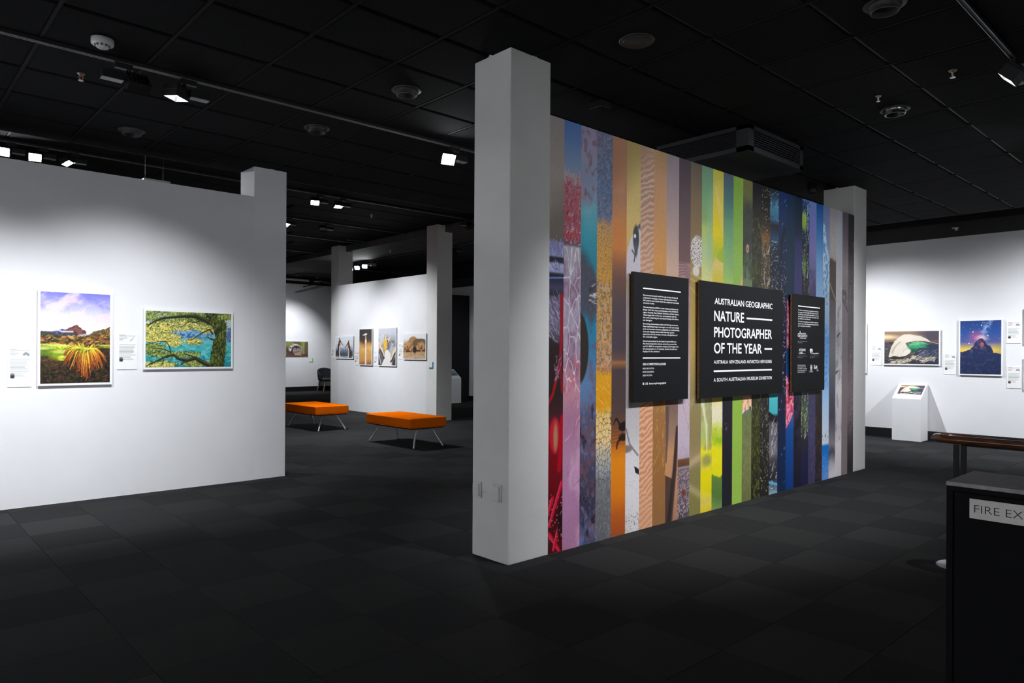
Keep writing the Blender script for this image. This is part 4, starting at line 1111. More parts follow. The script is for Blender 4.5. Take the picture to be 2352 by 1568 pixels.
def img_tree():
    W = 1.5
    c = Cv(290, 195, W, 1.0)
    x, y = c.x, c.y
    c.stops([(0, (30, 130, 140)), (0.25, (50, 164, 168)), (0.45, (96, 186, 190)), (0.58, (120, 170, 200)), (0.72, (170, 200, 196)), (1, (206, 214, 206))])
    c.mix(c.ell(0.62, 0.58, 0.3, 0.09, 0.6) * sstep(0.4, 0.6, c.n(22, 22, 3)), (52, 96, 170))
    c.mix(sstep(0.5, 0.62, fbm(x * 9 + y * 9, y * 18 - x * 6, 5)) * sstep(0.6, 0.3, y) * 0.7, (120, 206, 206))
    c.mix(sstep(0.58, 0.7, fbm(x * 12 + y * 6, y * 26 - x * 9, 6)) * sstep(0.5, 0.2, y) * 0.8, (10, 110, 124))
    c.mix(sstep(0.5, 0.6, c.n(30, 30, 8)) * c.ell(1.0, 0.62, 0.24, 0.14, 0.5) * 0.8, (60, 120, 150))
    rng = random.Random(9)
    def foliage(cx, cy, rx, ry, n, cols):
        def place(r):
            t, q = r.uniform(0, 6.283), math.sqrt(r.random())
            return (cx + rx * q * math.cos(t) + r.gauss(0, 0.02), cy + ry * q * math.sin(t) + r.gauss(0, 0.012))
        for k, col in enumerate(cols):
            c.dabs(rng, int(n * (1.0, 0.9, 0.7)[k]), place, 0.026, 0.0065, 0.4, 1.2, [col, tuple(min(255, q * 1.15) for q in col), tuple(q * 0.8 for q in col)])
    G = [(34, 48, 26), (86, 110, 48), (160, 172, 86)]
    Yl = [(62, 82, 42), (150, 152, 62), (222, 206, 110)]
    for q in ((0.35, 0.92, 0.5, 0.12, 420, G), (0.9, 0.93, 0.4, 0.10, 320, G), (0.6, 0.75, 0.6, 0.08, 420, Yl), (0.2, 0.68, 0.28, 0.10, 300, Yl), (0.3, 0.55, 0.3, 0.05, 230, Yl),
              (0.15, 0.5, 0.22, 0.05, 160, Yl), (0.47, 0.44, 0.14, 0.06, 120, Yl), (0.82, 0.47, 0.14, 0.05, 110, Yl), (0.12, 0.32, 0.2, 0.10, 220, G), (0.5, 0.23, 0.45, 0.05, 260, G),
              (0.22, 0.05, 0.3, 0.06, 200, Yl), (0.85, 0.07, 0.24, 0.06, 200, G), (1.02, 0.86, 0.14, 0.08, 120, G), (1.05, 0.68, 0.1, 0.06, 80, Yl)):
        foliage(*q)
    bk = (34, 32, 24)
    for pts, a, b in (([(1.16, 0.80), (1.02, 0.86), (0.86, 0.93), (0.72, 0.93), (0.5, 0.905), (0.3, 0.88), (0.15, 0.82), (0.02, 0.72)], 0.045, 0.006),
                      ([(1.15, 0.62), (1.1, 0.7), (0.95, 0.62), (0.85, 0.55), (0.75, 0.48)], 0.016, 0.004),
                      ([(0.98, 0.87), (0.85, 0.82), (0.72, 0.83), (0.62, 0.74), (0.5, 0.72)], 0.010, 0.004),
                      ([(1.08, 0.03), (0.98, 0.08), (0.85, 0.16), (0.7, 0.12), (0.55, 0.15), (0.48, 0.22), (0.36, 0.2), (0.2, 0.12), (0.0, 0.02)], 0.04, 0.006),
                      ([(0.85, 0.16), (0.78, 0.2), (0.66, 0.24)], 0.016, 0.006),
                      ([(0.42, 0.24), (0.4, 0.36), (0.34, 0.46), (0.2, 0.46), (0.02, 0.4)], 0.010, 0.003),
                      ([(0.4, 0.28), (0.28, 0.33), (0.14, 0.33), (0.05, 0.38)], 0.008, 0.003),
                      ([(0.7, 0.12), (0.6, 0.05), (0.52, 0.0)], 0.010, 0.004), ([(0.3, 0.14), (0.28, 0.06), (0.3, 0.0)], 0.008, 0.004), ([(1.2, 0.5), (1.12, 0.52), (1.06, 0.55)], 0.02, 0.006)):
        c.mix(c.line(pts, a, b), bk)
        c.mix(c.line([(p[0], p[1] + a * 0.4) for p in pts], a * 0.35, b * 0.3) * 0.6, (92, 96, 40))
    wob = ((c.n(30, 30, 70) - 0.5) * 0.03, 0 * x)
    tr = c.poly([(1.08, 0), (1.12, 0.2), (1.14, 0.35), (1.2, 0.55), (1.18, 0.68), (1.12, 0.80), (1.06, 0.92), (1.0, 1.01), (1.3, 1.01), (1.36, 0.9), (1.42, 0.75), (1.41, 0.5), (1.39, 0.25), (1.36, 0)], wob)
    c.mix(tr, (46, 56, 26))
    def on_trunk(r):
        p = (r.uniform(1.0, 1.45), r.uniform(0, 1))
        return p if tr[min(194, int(p[1] * 195)), min(289, int(p[0] / W * 290))] > 0.5 else None
    c.dabs(rng, 900, on_trunk, 0.05, 0.008, 1.3, 0.7, [(84, 98, 36), (26, 30, 18), (60, 70, 28), (120, 130, 50)], 0.8)
    foliage(1.38, 0.95, 0.14, 0.06, 120, G)
    foliage(1.46, 0.6, 0.05, 0.14, 60, [(70, 90, 130), (120, 130, 170), (60, 110, 140)])
    c.grain(0.05, 6, 200)
    return c.c
def img_wave(W=1.55, w=160, h=104):
    c = Cv(w, h, W, 1.0)
    x, y = c.x, c.y
    P = lambda *q: [((a - 125) / 1960 * W, (1375 - b) / 1205) for a, b in q]
    L = 1.55 / W * 1.0
    c.stops([(0, (40, 40, 50)), (0.2, (74, 70, 70)), (0.45, (64, 64, 70)), (0.66, (60, 62, 74)), (0.69, (128, 98, 76)), (0.8, (150, 120, 92)), (0.9, (130, 106, 84)), (1, (150, 126, 104))])
    c.mix(sstep(0.7, 0.72, y) * sstep(0.45 * W, 0.85 * W, x) * 0.95, (76, 70, 84))
    c.mix(sstep(0.7, 0.72, y) * c.ell(0.05, 0.83, 0.30, 0.07, 0.8) * 0.85, (236, 214, 172))
    rng = random.Random(2)
    sea = lambda r: (r.uniform(0, W), r.uniform(0, 0.68))
    c.dabs(rng, 420, sea, 0.09, 0.008, 0.0, 0.15, [(120, 108, 98), (38, 40, 50), (88, 82, 80), (150, 134, 118)], 0.7)
    c.mix(c.poly(P((1500, 560), (1800, 650), (2085, 690), (2085, 1375), (1300, 1300), (1250, 950))) * 0.8, (44, 54, 78))
    foam = (214, 204, 190)
    body = P((280, 1110), (330, 950), (400, 700), (520, 520), (680, 380), (850, 290), (1050, 280), (1250, 320), (1450, 360), (1620, 420), (1740, 520), (1790, 570), (1500, 520), (1250, 530), (1050, 560), (900, 620), (1000, 760), (1090, 860), (1070, 970), (960, 1060), (830, 1110), (700, 1105), (500, 1085), (350, 1120))
    wob = ((c.n(20, 20, 5) - 0.5) * 0.03, (c.n(20, 20, 6) - 0.5) * 0.03)
    c.mix(c.poly(body, wob), foam)
    c.mix(c.ell(*P((1050, 420))[0], 0.30, 0.10, 0.8) * 0.6, (226, 212, 196))
    c.mix(c.line(P((420, 960), (480, 800), (600, 660), (720, 560)), 0.030, 0.016, 0.9) * 0.55, (150, 134, 108))
    gr = c.poly(P((960, 760), (1040, 660), (1180, 580), (1320, 550), (1560, 570), (1800, 650), (1600, 720), (1400, 790), (1290, 880), (1150, 980), (1100, 880), (1030, 800)))
    c.mix(gr, (52, 150, 98))
    c.mix(gr * c.ell(*P((1250, 600))[0], 0.26, 0.06, 0.8) * 0.8, (140, 206, 160))
    c.mix(gr * c.ell(*P((1200, 920))[0], 0.14, 0.10, 0.8) * 0.85, (26, 70, 54))
    c.mix(gr * sstep(0.62 * W, 0.85 * W, x) * 0.7, (40, 76, 80))
    c.dabs(rng, 90, lambda r: P((r.uniform(1050, 1650), r.uniform(560, 780)))[0], 0.12, 0.005, -0.1, 0.15, [(90, 186, 130), (30, 120, 76), (150, 214, 170)], 0.5)
    c.mix(c.ell(*P((950, 930))[0], 0.13, 0.085, 0.15, 0.45), (222, 212, 202))
    c.mix(c.line(P((820, 960), (860, 860), (980, 810), (1080, 850)), 0.008) * 0.6, (160, 150, 130))
    c.mix(c.poly(P((340, 1130), (500, 1095), (720, 1115), (880, 1085), (1065, 990), (870, 1140), (700, 1215), (380, 1205)), wob), (52, 48, 42))
    c.dabs(rng, 260, lambda r: (lambda a: P((a, 1330 - (a - 350) * 0.10 + r.gauss(0, 45) - 110 * math.exp(-((a - 1240) / 160) ** 2)))[0])(r.uniform(350, 1950)), 0.07, 0.010, 0.25, 0.5, [(206, 190, 166), (160, 142, 120), (96, 86, 78), (222, 210, 190)], 0.8)
    c.dabs(rng, 130, lambda r: P((r.uniform(1330, 2050), r.uniform(860, 1150)))[0], 0.09, 0.005, 0.5, 0.3, [(120, 124, 140), (30, 40, 60), (160, 160, 166)], 0.6)
    c.mix(c.line(P((900, 560), (1250, 515), (1560, 520), (1800, 570), (2060, 630)), 0.010, 0.005), (214, 208, 192))
    c.grain(0.04, 3, 150)
    return c.c
def img_night():
    W = 0.66
    c = Cv(110, 165, W, 1.0)
    x, y = c.x, c.y
    c.stops([(0, (34, 42, 66)), (0.25, (34, 50, 96)), (0.38, (244, 176, 70)), (0.46, (226, 200, 90)), (0.54, (160, 140, 130)), (0.6, (84, 92, 150)), (0.8, (44, 80, 150)), (1, (38, 66, 126))])
    c.mix(sstep(0.66, 0.5, y) * sstep(0.5, 0.66, x) * 0.3, (110, 120, 80))
    d = np.abs((x - 0.33) - (y - 0.66) * 0.42)
    c.mix(sstep(0.10, 0.0, d) * sstep(0.6, 0.75, y) * sstep(0.35, 0.6, c.n(20, 20, 4)) * 0.7, (170, 190, 230))
    c.mix(c.ell(0.26, 0.70, 0.10, 0.10, 0.9) * 0.6, (206, 90, 140))
    c.mix(c.ell(0.35, 0.67, 0.08, 0.05, 0.9) * 0.8, (240, 206, 206))
    rng = random.Random(3)
    c.dots(rng, 60, 0, W, 0.55, 1.0, 0.002, 0.004, [(220, 226, 240)])
    for p in ((0.21, 0.79), (0.345, 0.913), (0.145, 0.575), (0.45, 0.72)):
        c.mix(c.ell(p[0], p[1], 0.010, 0.010, 0.3), (250, 250, 255))
    wob = ((c.n(40, 40, 6) - 0.5) * 0.03, (c.n(36, 36, 8) - 0.5) * 0.03)
    rk = c.poly([(0, 0.0), (0, 0.415), (0.1, 0.43), (0.16, 0.47), (0.2, 0.50), (0.24, 0.58), (0.3, 0.655), (0.35, 0.675), (0.38, 0.66), (0.42, 0.58), (0.44, 0.545), (0.49, 0.53), (0.52, 0.47), (0.54, 0.40), (W, 0.385), (W, 0.0)], wob)
    c.mix(rk, (34, 48, 88))
    q = c.n(26, 16, 9)
    c.mix(rk * sstep(0.35, 0.45, y) * sstep(0.52, 0.64, q) * 0.7, (128, 84, 116))
    c.mix(rk * c.ell(0.36, 0.555, 0.03, 0.04, 0.3), (176, 92, 96))
    c.mix(rk * sstep(0.6, 0.7, c.n(22, 22, 11)) * 0.55, (74, 70, 96))
    c.mix(rk * sstep(0.42, 0.1, y) * sstep(0.5, 0.65, c.n(34, 34, 13)) * 0.6, (30, 36, 50))
    c.grain(0.05, 3, 150)
    return c.c
def img_grebes():
    W = 1.62
    c = Cv(70, 60, W, 1.0)
    x, y = c.x, c.y
    c.stops([(0, (60, 64, 76)), (0.1, (84, 88, 104)), (0.35, (128, 134, 150)), (0.5, (190, 196, 208)), (0.65, (222, 226, 232)), (1, (226, 230, 234))])
    c.mix(sstep(0.5, 0.62, c.n(9, 16, 3)) * sstep(0.45, 0.3, y) * 0.7, (70, 74, 90))
    c.mix(c.poly([(0.3, 0.6), (0.6, 0.62), (1.2, 0.6), (1.15, 0.4), (0.8, 0.35), (0.4, 0.35)]) * sstep(0.4, 0.6, c.n(7, 9, 5)) * 0.8, (226, 230, 238))
    dk, br, wh = (44, 34, 30), (136, 70, 36), (232, 230, 222)
    for sx, x0 in ((1, 0.0), (-1, W)):
        X_ = lambda a: x0 + sx * a
        h = 0.0 if sx == 1 else -0.12
        c.mix(c.line([(X_(0.32), 0.05), (X_(0.30), 0.4), (X_(0.30), 0.62 + h)], 0.10, 0.07), dk)
        c.mix(c.line([(X_(0.40), 0.02), (X_(0.36), 0.3), (X_(0.38), 0.6 + h)], 0.05, 0.03), wh)
        c.mix(c.ell(X_(0.38), 0.72 + h, 0.10, 0.13, 0.2), br)
        c.mix(c.line([(X_(0.36), 0.92 + h), (X_(0.46), 0.80 + h), (X_(0.6), 0.68 + h), (X_(0.74), 0.58 + h)], 0.035, 0.012), dk)
        c.mix(c.ell(X_(0.47), 0.70 + h, 0.04, 0.05, 0.4), (216, 190, 160))
        c.mix(c.poly([(X_(0.0), 0.1), (X_(0.3), 0.12), (X_(0.3), 0.3), (X_(0.0), 0.32)]) * 0.7, (70, 56, 48))
    c.mix(sstep(0.12, 0.02, y) * sstep(0.45, 0.55, c.n(5, 20, 7)), (226, 230, 232))
    return c.c
def img_fish():
    W = 0.66
    c = Cv(44, 90, W, 1.0)
    x, y = c.x, c.y
    c.stops([(0, (150, 104, 60)), (0.12, (206, 150, 90)), (0.3, (214, 158, 84)), (0.45, (226, 182, 112)), (0.58, (190, 134, 78)), (0.66, (96, 74, 60)), (0.72, (72, 64, 62)), (1, (66, 60, 60))], (fbm(c.x * 6, c.y * 3, 2) - 0.5) * 0.12)
    c.mix(sstep(0.5, 0.7, c.n(6, 5, 5)) * sstep(0.6, 0.4, y) * 0.35, (170, 120, 70))
    wh = (240, 232, 220)
    c.mix(c.line([(0.34, 0.0), (0.345, 0.4), (0.345, 0.6), (0.34, 0.8)], 0.035, 0.02), wh)
    c.mix(c.ell(0.345, 0.66, 0.045, 0.09, 0.3), wh)
    c.mix(c.poly([(0.17, 0.845), (0.22, 0.85), (0.34, 0.885), (0.42, 0.865), (0.40, 0.845), (0.3, 0.82), (0.18, 0.83), (0.2, 0.84)]), (238, 236, 240))
    c.mix(c.line([(0.34, 0.82), (0.35, 0.72)], 0.02, 0.03) * 0.6, (200, 160, 60))
    return c.c
def img_gannet():
    W = 0.84
    c = Cv(60, 92, W, 1.0)
    x, y = c.x, c.y
    c.stops([(0, (90, 88, 90)), (0.4, (110, 108, 112)), (0.65, (150, 152, 158)), (0.85, (190, 192, 202)), (1, (196, 198, 208))])
    c.mix(sstep(0.5, 0.66, c.n(6, 7, 3)) * sstep(0.92, 0.8, y) * 0.7, (206, 206, 210))
    c.mix(sstep(0.56, 0.7, c.n(7, 8, 5)) * sstep(0.9, 0.7, y) * 0.6, (110, 80, 66))
    wh = (226, 220, 216)
    c.mix(c.poly([(0.16, 0), (0.3, 0.2), (0.3, 0.4), (0.48, 0.42), (0.6, 0.3), (0.62, 0.18), (0.68, 0.1), (0.64, 0)]), wh)
    c.mix(c.poly([(0.24, 0.6), (0.26, 0.7), (0.34, 0.72), (0.40, 0.62), (0.42, 0.46), (0.34, 0.36), (0.28, 0.46)]), (226, 176, 60))
    c.mix(c.line([(0.34, 0.72), (0.36, 0.86)], 0.03, 0.015), (214, 206, 190))
    c.mix(c.line([(0.30, 0.72), (0.33, 0.84)], 0.012), (96, 90, 86))
    c.mix(c.ell(0.46, 0.67, 0.06, 0.06, 0.3), (226, 196, 120))
    c.mix(c.ell(0.45, 0.66, 0.025, 0.03, 0.3), (60, 56, 30))
    c.mix(c.line([(0.47, 0.62), (0.5, 0.5), (0.54, 0.42)], 0.02, 0.012) * 0.9, (90, 74, 46))
    for pts in ([(0.02, 0.58), (0.14, 0.46), (0.24, 0.34), (0.28, 0.25)], [(0.84, 0.44), (0.74, 0.34), (0.66, 0.22), (0.62, 0.15)]):
        c.mix(c.line([(p[0], p[1] - 0.05) for p in pts], 0.05, 0.03), (46, 36, 36))
        c.mix(c.line(pts, 0.05, 0.02), (226, 206, 170))
    c.mix(c.ell(0.0, 0.5, 0.08, 0.10, 0.3), (214, 170, 146))
    c.mix(c.poly([(0.0, 0), (0.0, 0.24), (0.05, 0.3), (0.14, 0.1), (0.16, 0)]) * 0.9, (66, 64, 70))
    c.mix(c.line([(0.03, 0.28), (0.12, 0.05)], 0.02), (206, 200, 200))
    c.mix(c.poly([(0.68, 0), (0.72, 0.12), (0.84, 0.2), (0.84, 0)]) * 0.9, (56, 56, 60))
    return c.c
def img_lions():
    W = 1.55
    c = Cv(80, 62, W, 1.0)
    x, y = c.x, c.y
    c.stops([(0, (206, 176, 140)), (0.25, (196, 162, 122)), (0.32, (150, 116, 80)), (0.7, (214, 196, 176)), (0.8, (226, 226, 226)), (1, (232, 234, 238))])
    wob = ((c.n(8, 8, 3) - 0.5) * 0.06, (c.n(8, 8, 4) - 0.5) * 0.06)
    c.mix(c.poly([(0.0, 0.5), (0.3, 0.7), (0.5, 0.86), (0.75, 0.92), (0.95, 0.84), (1.1, 0.7), (1.1, 0.4), (0.0, 0.4)], wob), (176, 132, 84))
    c.mix(c.poly([(0.55, 0.4), (0.65, 0.66), (0.85, 0.80), (1.15, 0.82), (1.55, 0.78), (1.55, 0.3), (0.6, 0.3)], wob), (112, 92, 70))
    for ex, ey, rx, ry, r in ((0.28, 0.48, 0.26, 0.2, 0.2), (0.58, 0.42, 0.16, 0.16, -0.4), (1.1, 0.46, 0.18, 0.2, 0.5), (1.32, 0.5, 0.18, 0.2, 0.4)):
        m = c.ell(ex, ey, rx, ry, 0.25, r)
        c.mix(m, (196, 150, 104))
        c.mix(m * sstep(0.5, 0.62, c.n(10, 12, 6)) * 0.8, (96, 66, 44))
    c.mix(c.ell(0.82, 0.36, 0.12, 0.13, 0.3), (52, 42, 40))
    c.mix(c.line([(0.05, 0.28), (0.5, 0.30), (1.5, 0.34)], 0.03) * sstep(0.4, 0.6, c.n(8, 8, 8)), (66, 48, 36))
    c.mix(sstep(0.24, 0.2, y) * sstep(0.52, 0.66, c.n(14, 18, 9)) * 0.5, (150, 112, 76))
    return c.c
def img_nest():
    W = 1.5
    c = Cv(64, 44, W, 1.0)
    x, y = c.x, c.y
    c.stops([(0, (92, 66, 54)), (0.2, (104, 76, 60)), (0.4, (84, 74, 50)), (1, (96, 96, 58))])
    c.mix(sstep(0.9, 1.2, x) * 0.8, (150, 166, 90))
    c.mix(sstep(0.45, 0.62, c.n(6, 6, 3)) * sstep(0.4, 0.8, y) * 0.6, (150, 160, 90))
    c.mix(c.ell(1.38, 0.5, 0.14, 0.7, 0.4) * 0.7, (84, 66, 60))
    m = c.ell(0.62, 0.48, 0.45, 0.36, 0.1)
    c.mix(m, (214, 204, 200))
    c.mix(m * sstep(0.5, 0.6, c.n(16, 16, 5)) * 0.85, (70, 60, 56))
    c.mix(c.poly([(0.3, 0.2), (0.42, 0.62), (0.7, 0.74), (1.0, 0.62), (1.06, 0.2)]), (56, 44, 40))
    for ex in (0.58, 0.82, 0.95):
        q = c.ell(ex, 0.36, 0.12, 0.22, 0.3)
        c.mix(q, (176, 160, 150))
        c.mix(q * sstep(0.5, 0.62, c.n(20, 20, int(ex * 50))) * 0.8, (80, 66, 60))
    c.mix(c.line([(0, 0.42), (0.3, 0.22), (0.6, 0.08), (1.5, 0.06)], 0.06), (84, 56, 46))
    c.mix(c.line([(0.6, 0.12), (1.0, 0.09)], 0.04), (206, 150, 120))
    return c.c

YL = 7.556
photo('landscape_photograph', 'tall framed photograph of a spiky yellow plant below a mountain, left partition', 'y', YL, 1.207, 1.764, 1.095, 1.923, img_plant())
photo('forest_photograph', 'wide framed photograph of a mossy tree over turquoise water, left partition', 'y', YL, 2.075, 2.909, 1.232, 1.788, img_tree())
XF = 8.60
photo('bird_photograph', 'framed photograph of two crested waterbirds facing each other, leftmost on the far partition', 'x', XF, 15.610, 14.800, 1.245, 1.747, img_grebes())
photo('bird_photograph', 'narrow framed photograph of a white fish held up against brown, far partition', 'x', XF, 14.498, 13.963, 1.102, 1.910, img_fish())
photo('bird_photograph', 'tall framed photograph of a yellow-headed seabird seen from behind, far partition', 'x', XF, 13.678, 12.992, 1.100, 1.913, img_gannet())
photo('animal_photograph', 'framed photograph of animals huddled on sand, nearest the right pillar of the far partition', 'x', XF, 12.695, 11.897, 1.255, 1.768, img_lions())
photo('nest_photograph', 'unbordered photograph of chicks under a feathered wing, on the distant back wall', 'y', YB, 10.86, 11.68, 1.225, 1.735, img_nest(), border=0.004)
photo('wave_photograph', 'framed photograph of a curling green wave, above the white plinth on the right wall', 'x', XR, 4.568, 3.741, 1.243, 1.787, img_wave())
photo('night_photograph', 'framed photograph of a rock peak under a starry blue sky, right wall', 'x', XR, 3.439, 2.890, 1.100, 1.935, img_night())
photo('hidden_photograph', 'white framed board whose edge shows beside the end pillar of the mural', 'x', XR, 5.60, 4.875, 1.09, 1.915, np.full((8, 8, 3), (150.0, 160.0, 170.0)))
photo('cropped_photograph', 'upper framed photograph cut off at the right edge of the picture', 'x', XR, 2.585, 2.02, 1.58, 2.08, np.full((8, 8, 3), (150.0, 130.0, 110.0)))
photo('cropped_photograph', 'lower framed photograph cut off at the right edge of the picture', 'x', XR, 2.585, 2.02, 0.90, 1.34, np.full((8, 8, 3), (120.0, 130.0, 140.0)))

# ------------------------------------------------------------------ caption cards
AUS = [(0.02, 0.42), (0.05, 0.62), (0.22, 0.78), (0.34, 0.92), (0.46, 0.96), (0.58, 0.98), (0.56, 0.80), (0.68, 0.76), (0.74, 1.0), (0.80, 0.80), (0.95, 0.56), (0.96, 0.38), (0.86, 0.14), (0.72, 0.14), (0.62, 0.32), (0.46, 0.44), (0.30, 0.30), (0.12, 0.26)]
def img_card(seed, head=(120, 126, 128), shape='aus', face=True):
    W = 0.5
    c = Cv(46, 86, W, 1.0)
    x, y = c.x, c.y
    c.c[:] = (238, 238, 236)
    rng = random.Random(seed)
    def ln(yy, x1, col, hgt=0.006):
        c.mix((np.abs(y - yy) < hgt) * (x > 0.05) * (x < x1) * 1.0, col)
    ln(0.955, 0.20, head)
    ln(0.93, 0.46, (150, 154, 154), 0.005)
    for k in range(4):
        ln(0.89 - 0.026 * k, rng.uniform(0.14, 0.26), (150, 154, 154) if seed % 3 else (186, 120, 120))
    ln(0.68, 0.46, (150, 154, 154), 0.005)
    for k in range(8):
        ln(0.64 - 0.028 * k, rng.uniform(0.36, 0.46), (168, 172, 172))
    ln(0.40, 0.46, (150, 154, 154), 0.005)
    for k in range(4):
        ln(0.355 - 0.028 * k, rng.uniform(0.28, 0.42), (170, 174, 174))
    if shape == 'aus':
        c.mix(c.poly([(0.31 + 0.16 * p[0], 0.76 + 0.13 * p[1]) for p in AUS]), (140, 146, 150))
    elif shape == 'nz':
        c.mix(c.line([(0.33, 0.79), (0.38, 0.84)], 0.012, 0.008), (150, 156, 160))
        c.mix(c.line([(0.385, 0.85), (0.41, 0.885)], 0.010, 0.006), (150, 156, 160))
    if face:
        c.mix((x > 0.05) * (x < 0.15) * (y > 0.22) * (y < 0.36) * 1.0, (190, 188, 190))
        c.mix(c.ell(0.10, 0.27, 0.045, 0.06, 0.2) * (y > 0.22), (56, 52, 56))
        c.mix(c.ell(0.10, 0.315, 0.022, 0.03, 0.2), (120, 112, 110))
    return c.c
def card(label, ax, pos, a0, a1, z0, z1, img):
    photo_group = 'caption cards beside the photographs'
    lo, hi = min(a0, a1), max(a0, a1)
    base = ((lo + hi) / 2, pos, z0) if ax == 'y' else (pos, (lo + hi) / 2, z0)
    t = thing('caption_card', base, label, 'label', photo_group)
    f = pos - 0.006
    part('card', B(lo, hi, f, pos, z0, z1) if ax == 'y' else B(f, pos, lo, hi, z0, z1), 'print_board', t)
    O = (a0, f - 0.0006, z0) if ax == 'y' else (f - 0.0006, a0, z0)
    print_grid('text', img, O, plane_vec(ax, a1 - a0), (0, 0, z1 - z0), t)
card('white caption card left of the spiky plant photograph', 'y', YL, 0.970, 1.144, 1.070, 1.418, img_card(1))
card('white caption card between the plant and mossy tree photographs', 'y', YL, 1.831, 2.005, 1.214, 1.562, img_card(2, shape='nz'))
card('white caption card left of the two waterbirds photograph', 'x', XF, 15.86, 15.69, 1.220, 1.567, img_card(4, shape='none'))
card('white caption card left of the narrow fish photograph', 'x', XF, 14.736, 14.562, 1.076, 1.410, img_card(5))
card('white caption card left of the tall seabird photograph', 'x', XF, 13.893, 13.722, 1.075, 1.411, img_card(7, shape='nz'))
card('white caption card left of the huddled animals photograph', 'x', XF, 12.905, 12.735, 1.240, 1.570, img_card(8))
card('white caption card left of the green wave photograph', 'x', XR, 4.790, 4.620, 1.214, 1.546, img_card(10))
card('white caption card between the wave and starry sky photographs', 'x', XR, 3.676, 3.500, 1.084, 1.417, img_card(11))
card('upper white caption card right of the starry sky photograph', 'x', XR, 2.826, 2.646, 1.579, 1.912, img_card(12))
card('lower white caption card right of the starry sky photograph', 'x', XR, 2.823, 2.642, 0.897, 1.229, img_card(15))

# corner marks on the walls
def corner_mark(label, ax, pos, a0, a1, z0, z1, wv, wh, material):
    d = 1 if a1 > a0 else -1
    base = ((a0 + a1) / 2, pos, z0) if ax == 'y' else (pos, (a0 + a1) / 2, z0)
    t = thing('corner_mark', base, label, 'wall mark')
    for nm, (p, q, r, s) in (('upright', (a1 - d * wv, a1, z0, z1)), ('foot', (a0, a1 - d * wv, z0, z0 + wh))):
        lo, hi = min(p, q), max(p, q)
        part(nm, B(lo, hi, pos - 0.004, pos, r, s) if ax == 'y' else B(pos - 0.004, pos, lo, hi, r, s), material, t)
corner_mark('teal L-shaped vinyl mark low on the far partition', 'x', XF, 11.799, 11.655, 1.051, 1.192, 0.035, 0.032, 'teal_vinyl')
corner_mark('lime green L-shaped mark on the distant back wall', 'y', YB, 11.73, 11.88, 1.007, 1.147, 0.028, 0.026, 'lime_vinyl')
# ------------------------------------------------------------------ lighting track and lamps
def track(label, axis, fixed, a0, a1, z):
    """Rail with its top at z; axis 'x' runs along x at y = fixed."""
    base = (a0, fixed, z) if axis == 'x' else (fixed, a0, z)
    t = thing('light_track', base, label, 'track', 'lighting tracks on the black ceiling')
    w, h = 0.014, 0.030
    def bx(p, q, r, s):
        return B(a0, a1, fixed + p, fixed + q, z + r, z + s) if axis == 'x' else B(fixed + p, fixed + q, a0, a1, z + r, z + s)
    part('rail', bx(-w, w, -h * 0.75, 0), 'track_black', t)
    part('lip', bx(-w, -w + 0.0032, -h, -h * 0.75), 'track_alu', t)
    part('lip', bx(w - 0.0032, w, -h, -h * 0.75), 'track_alu', t)
    part('end_cap', (B(a1, a1 + 0.012, fixed - w, fixed + w, z - h, z) if axis == 'x' else B(fixed - w, fixed + w, a1, a1 + 0.012, z - h, z)), 'track_black', t)
    return z - h

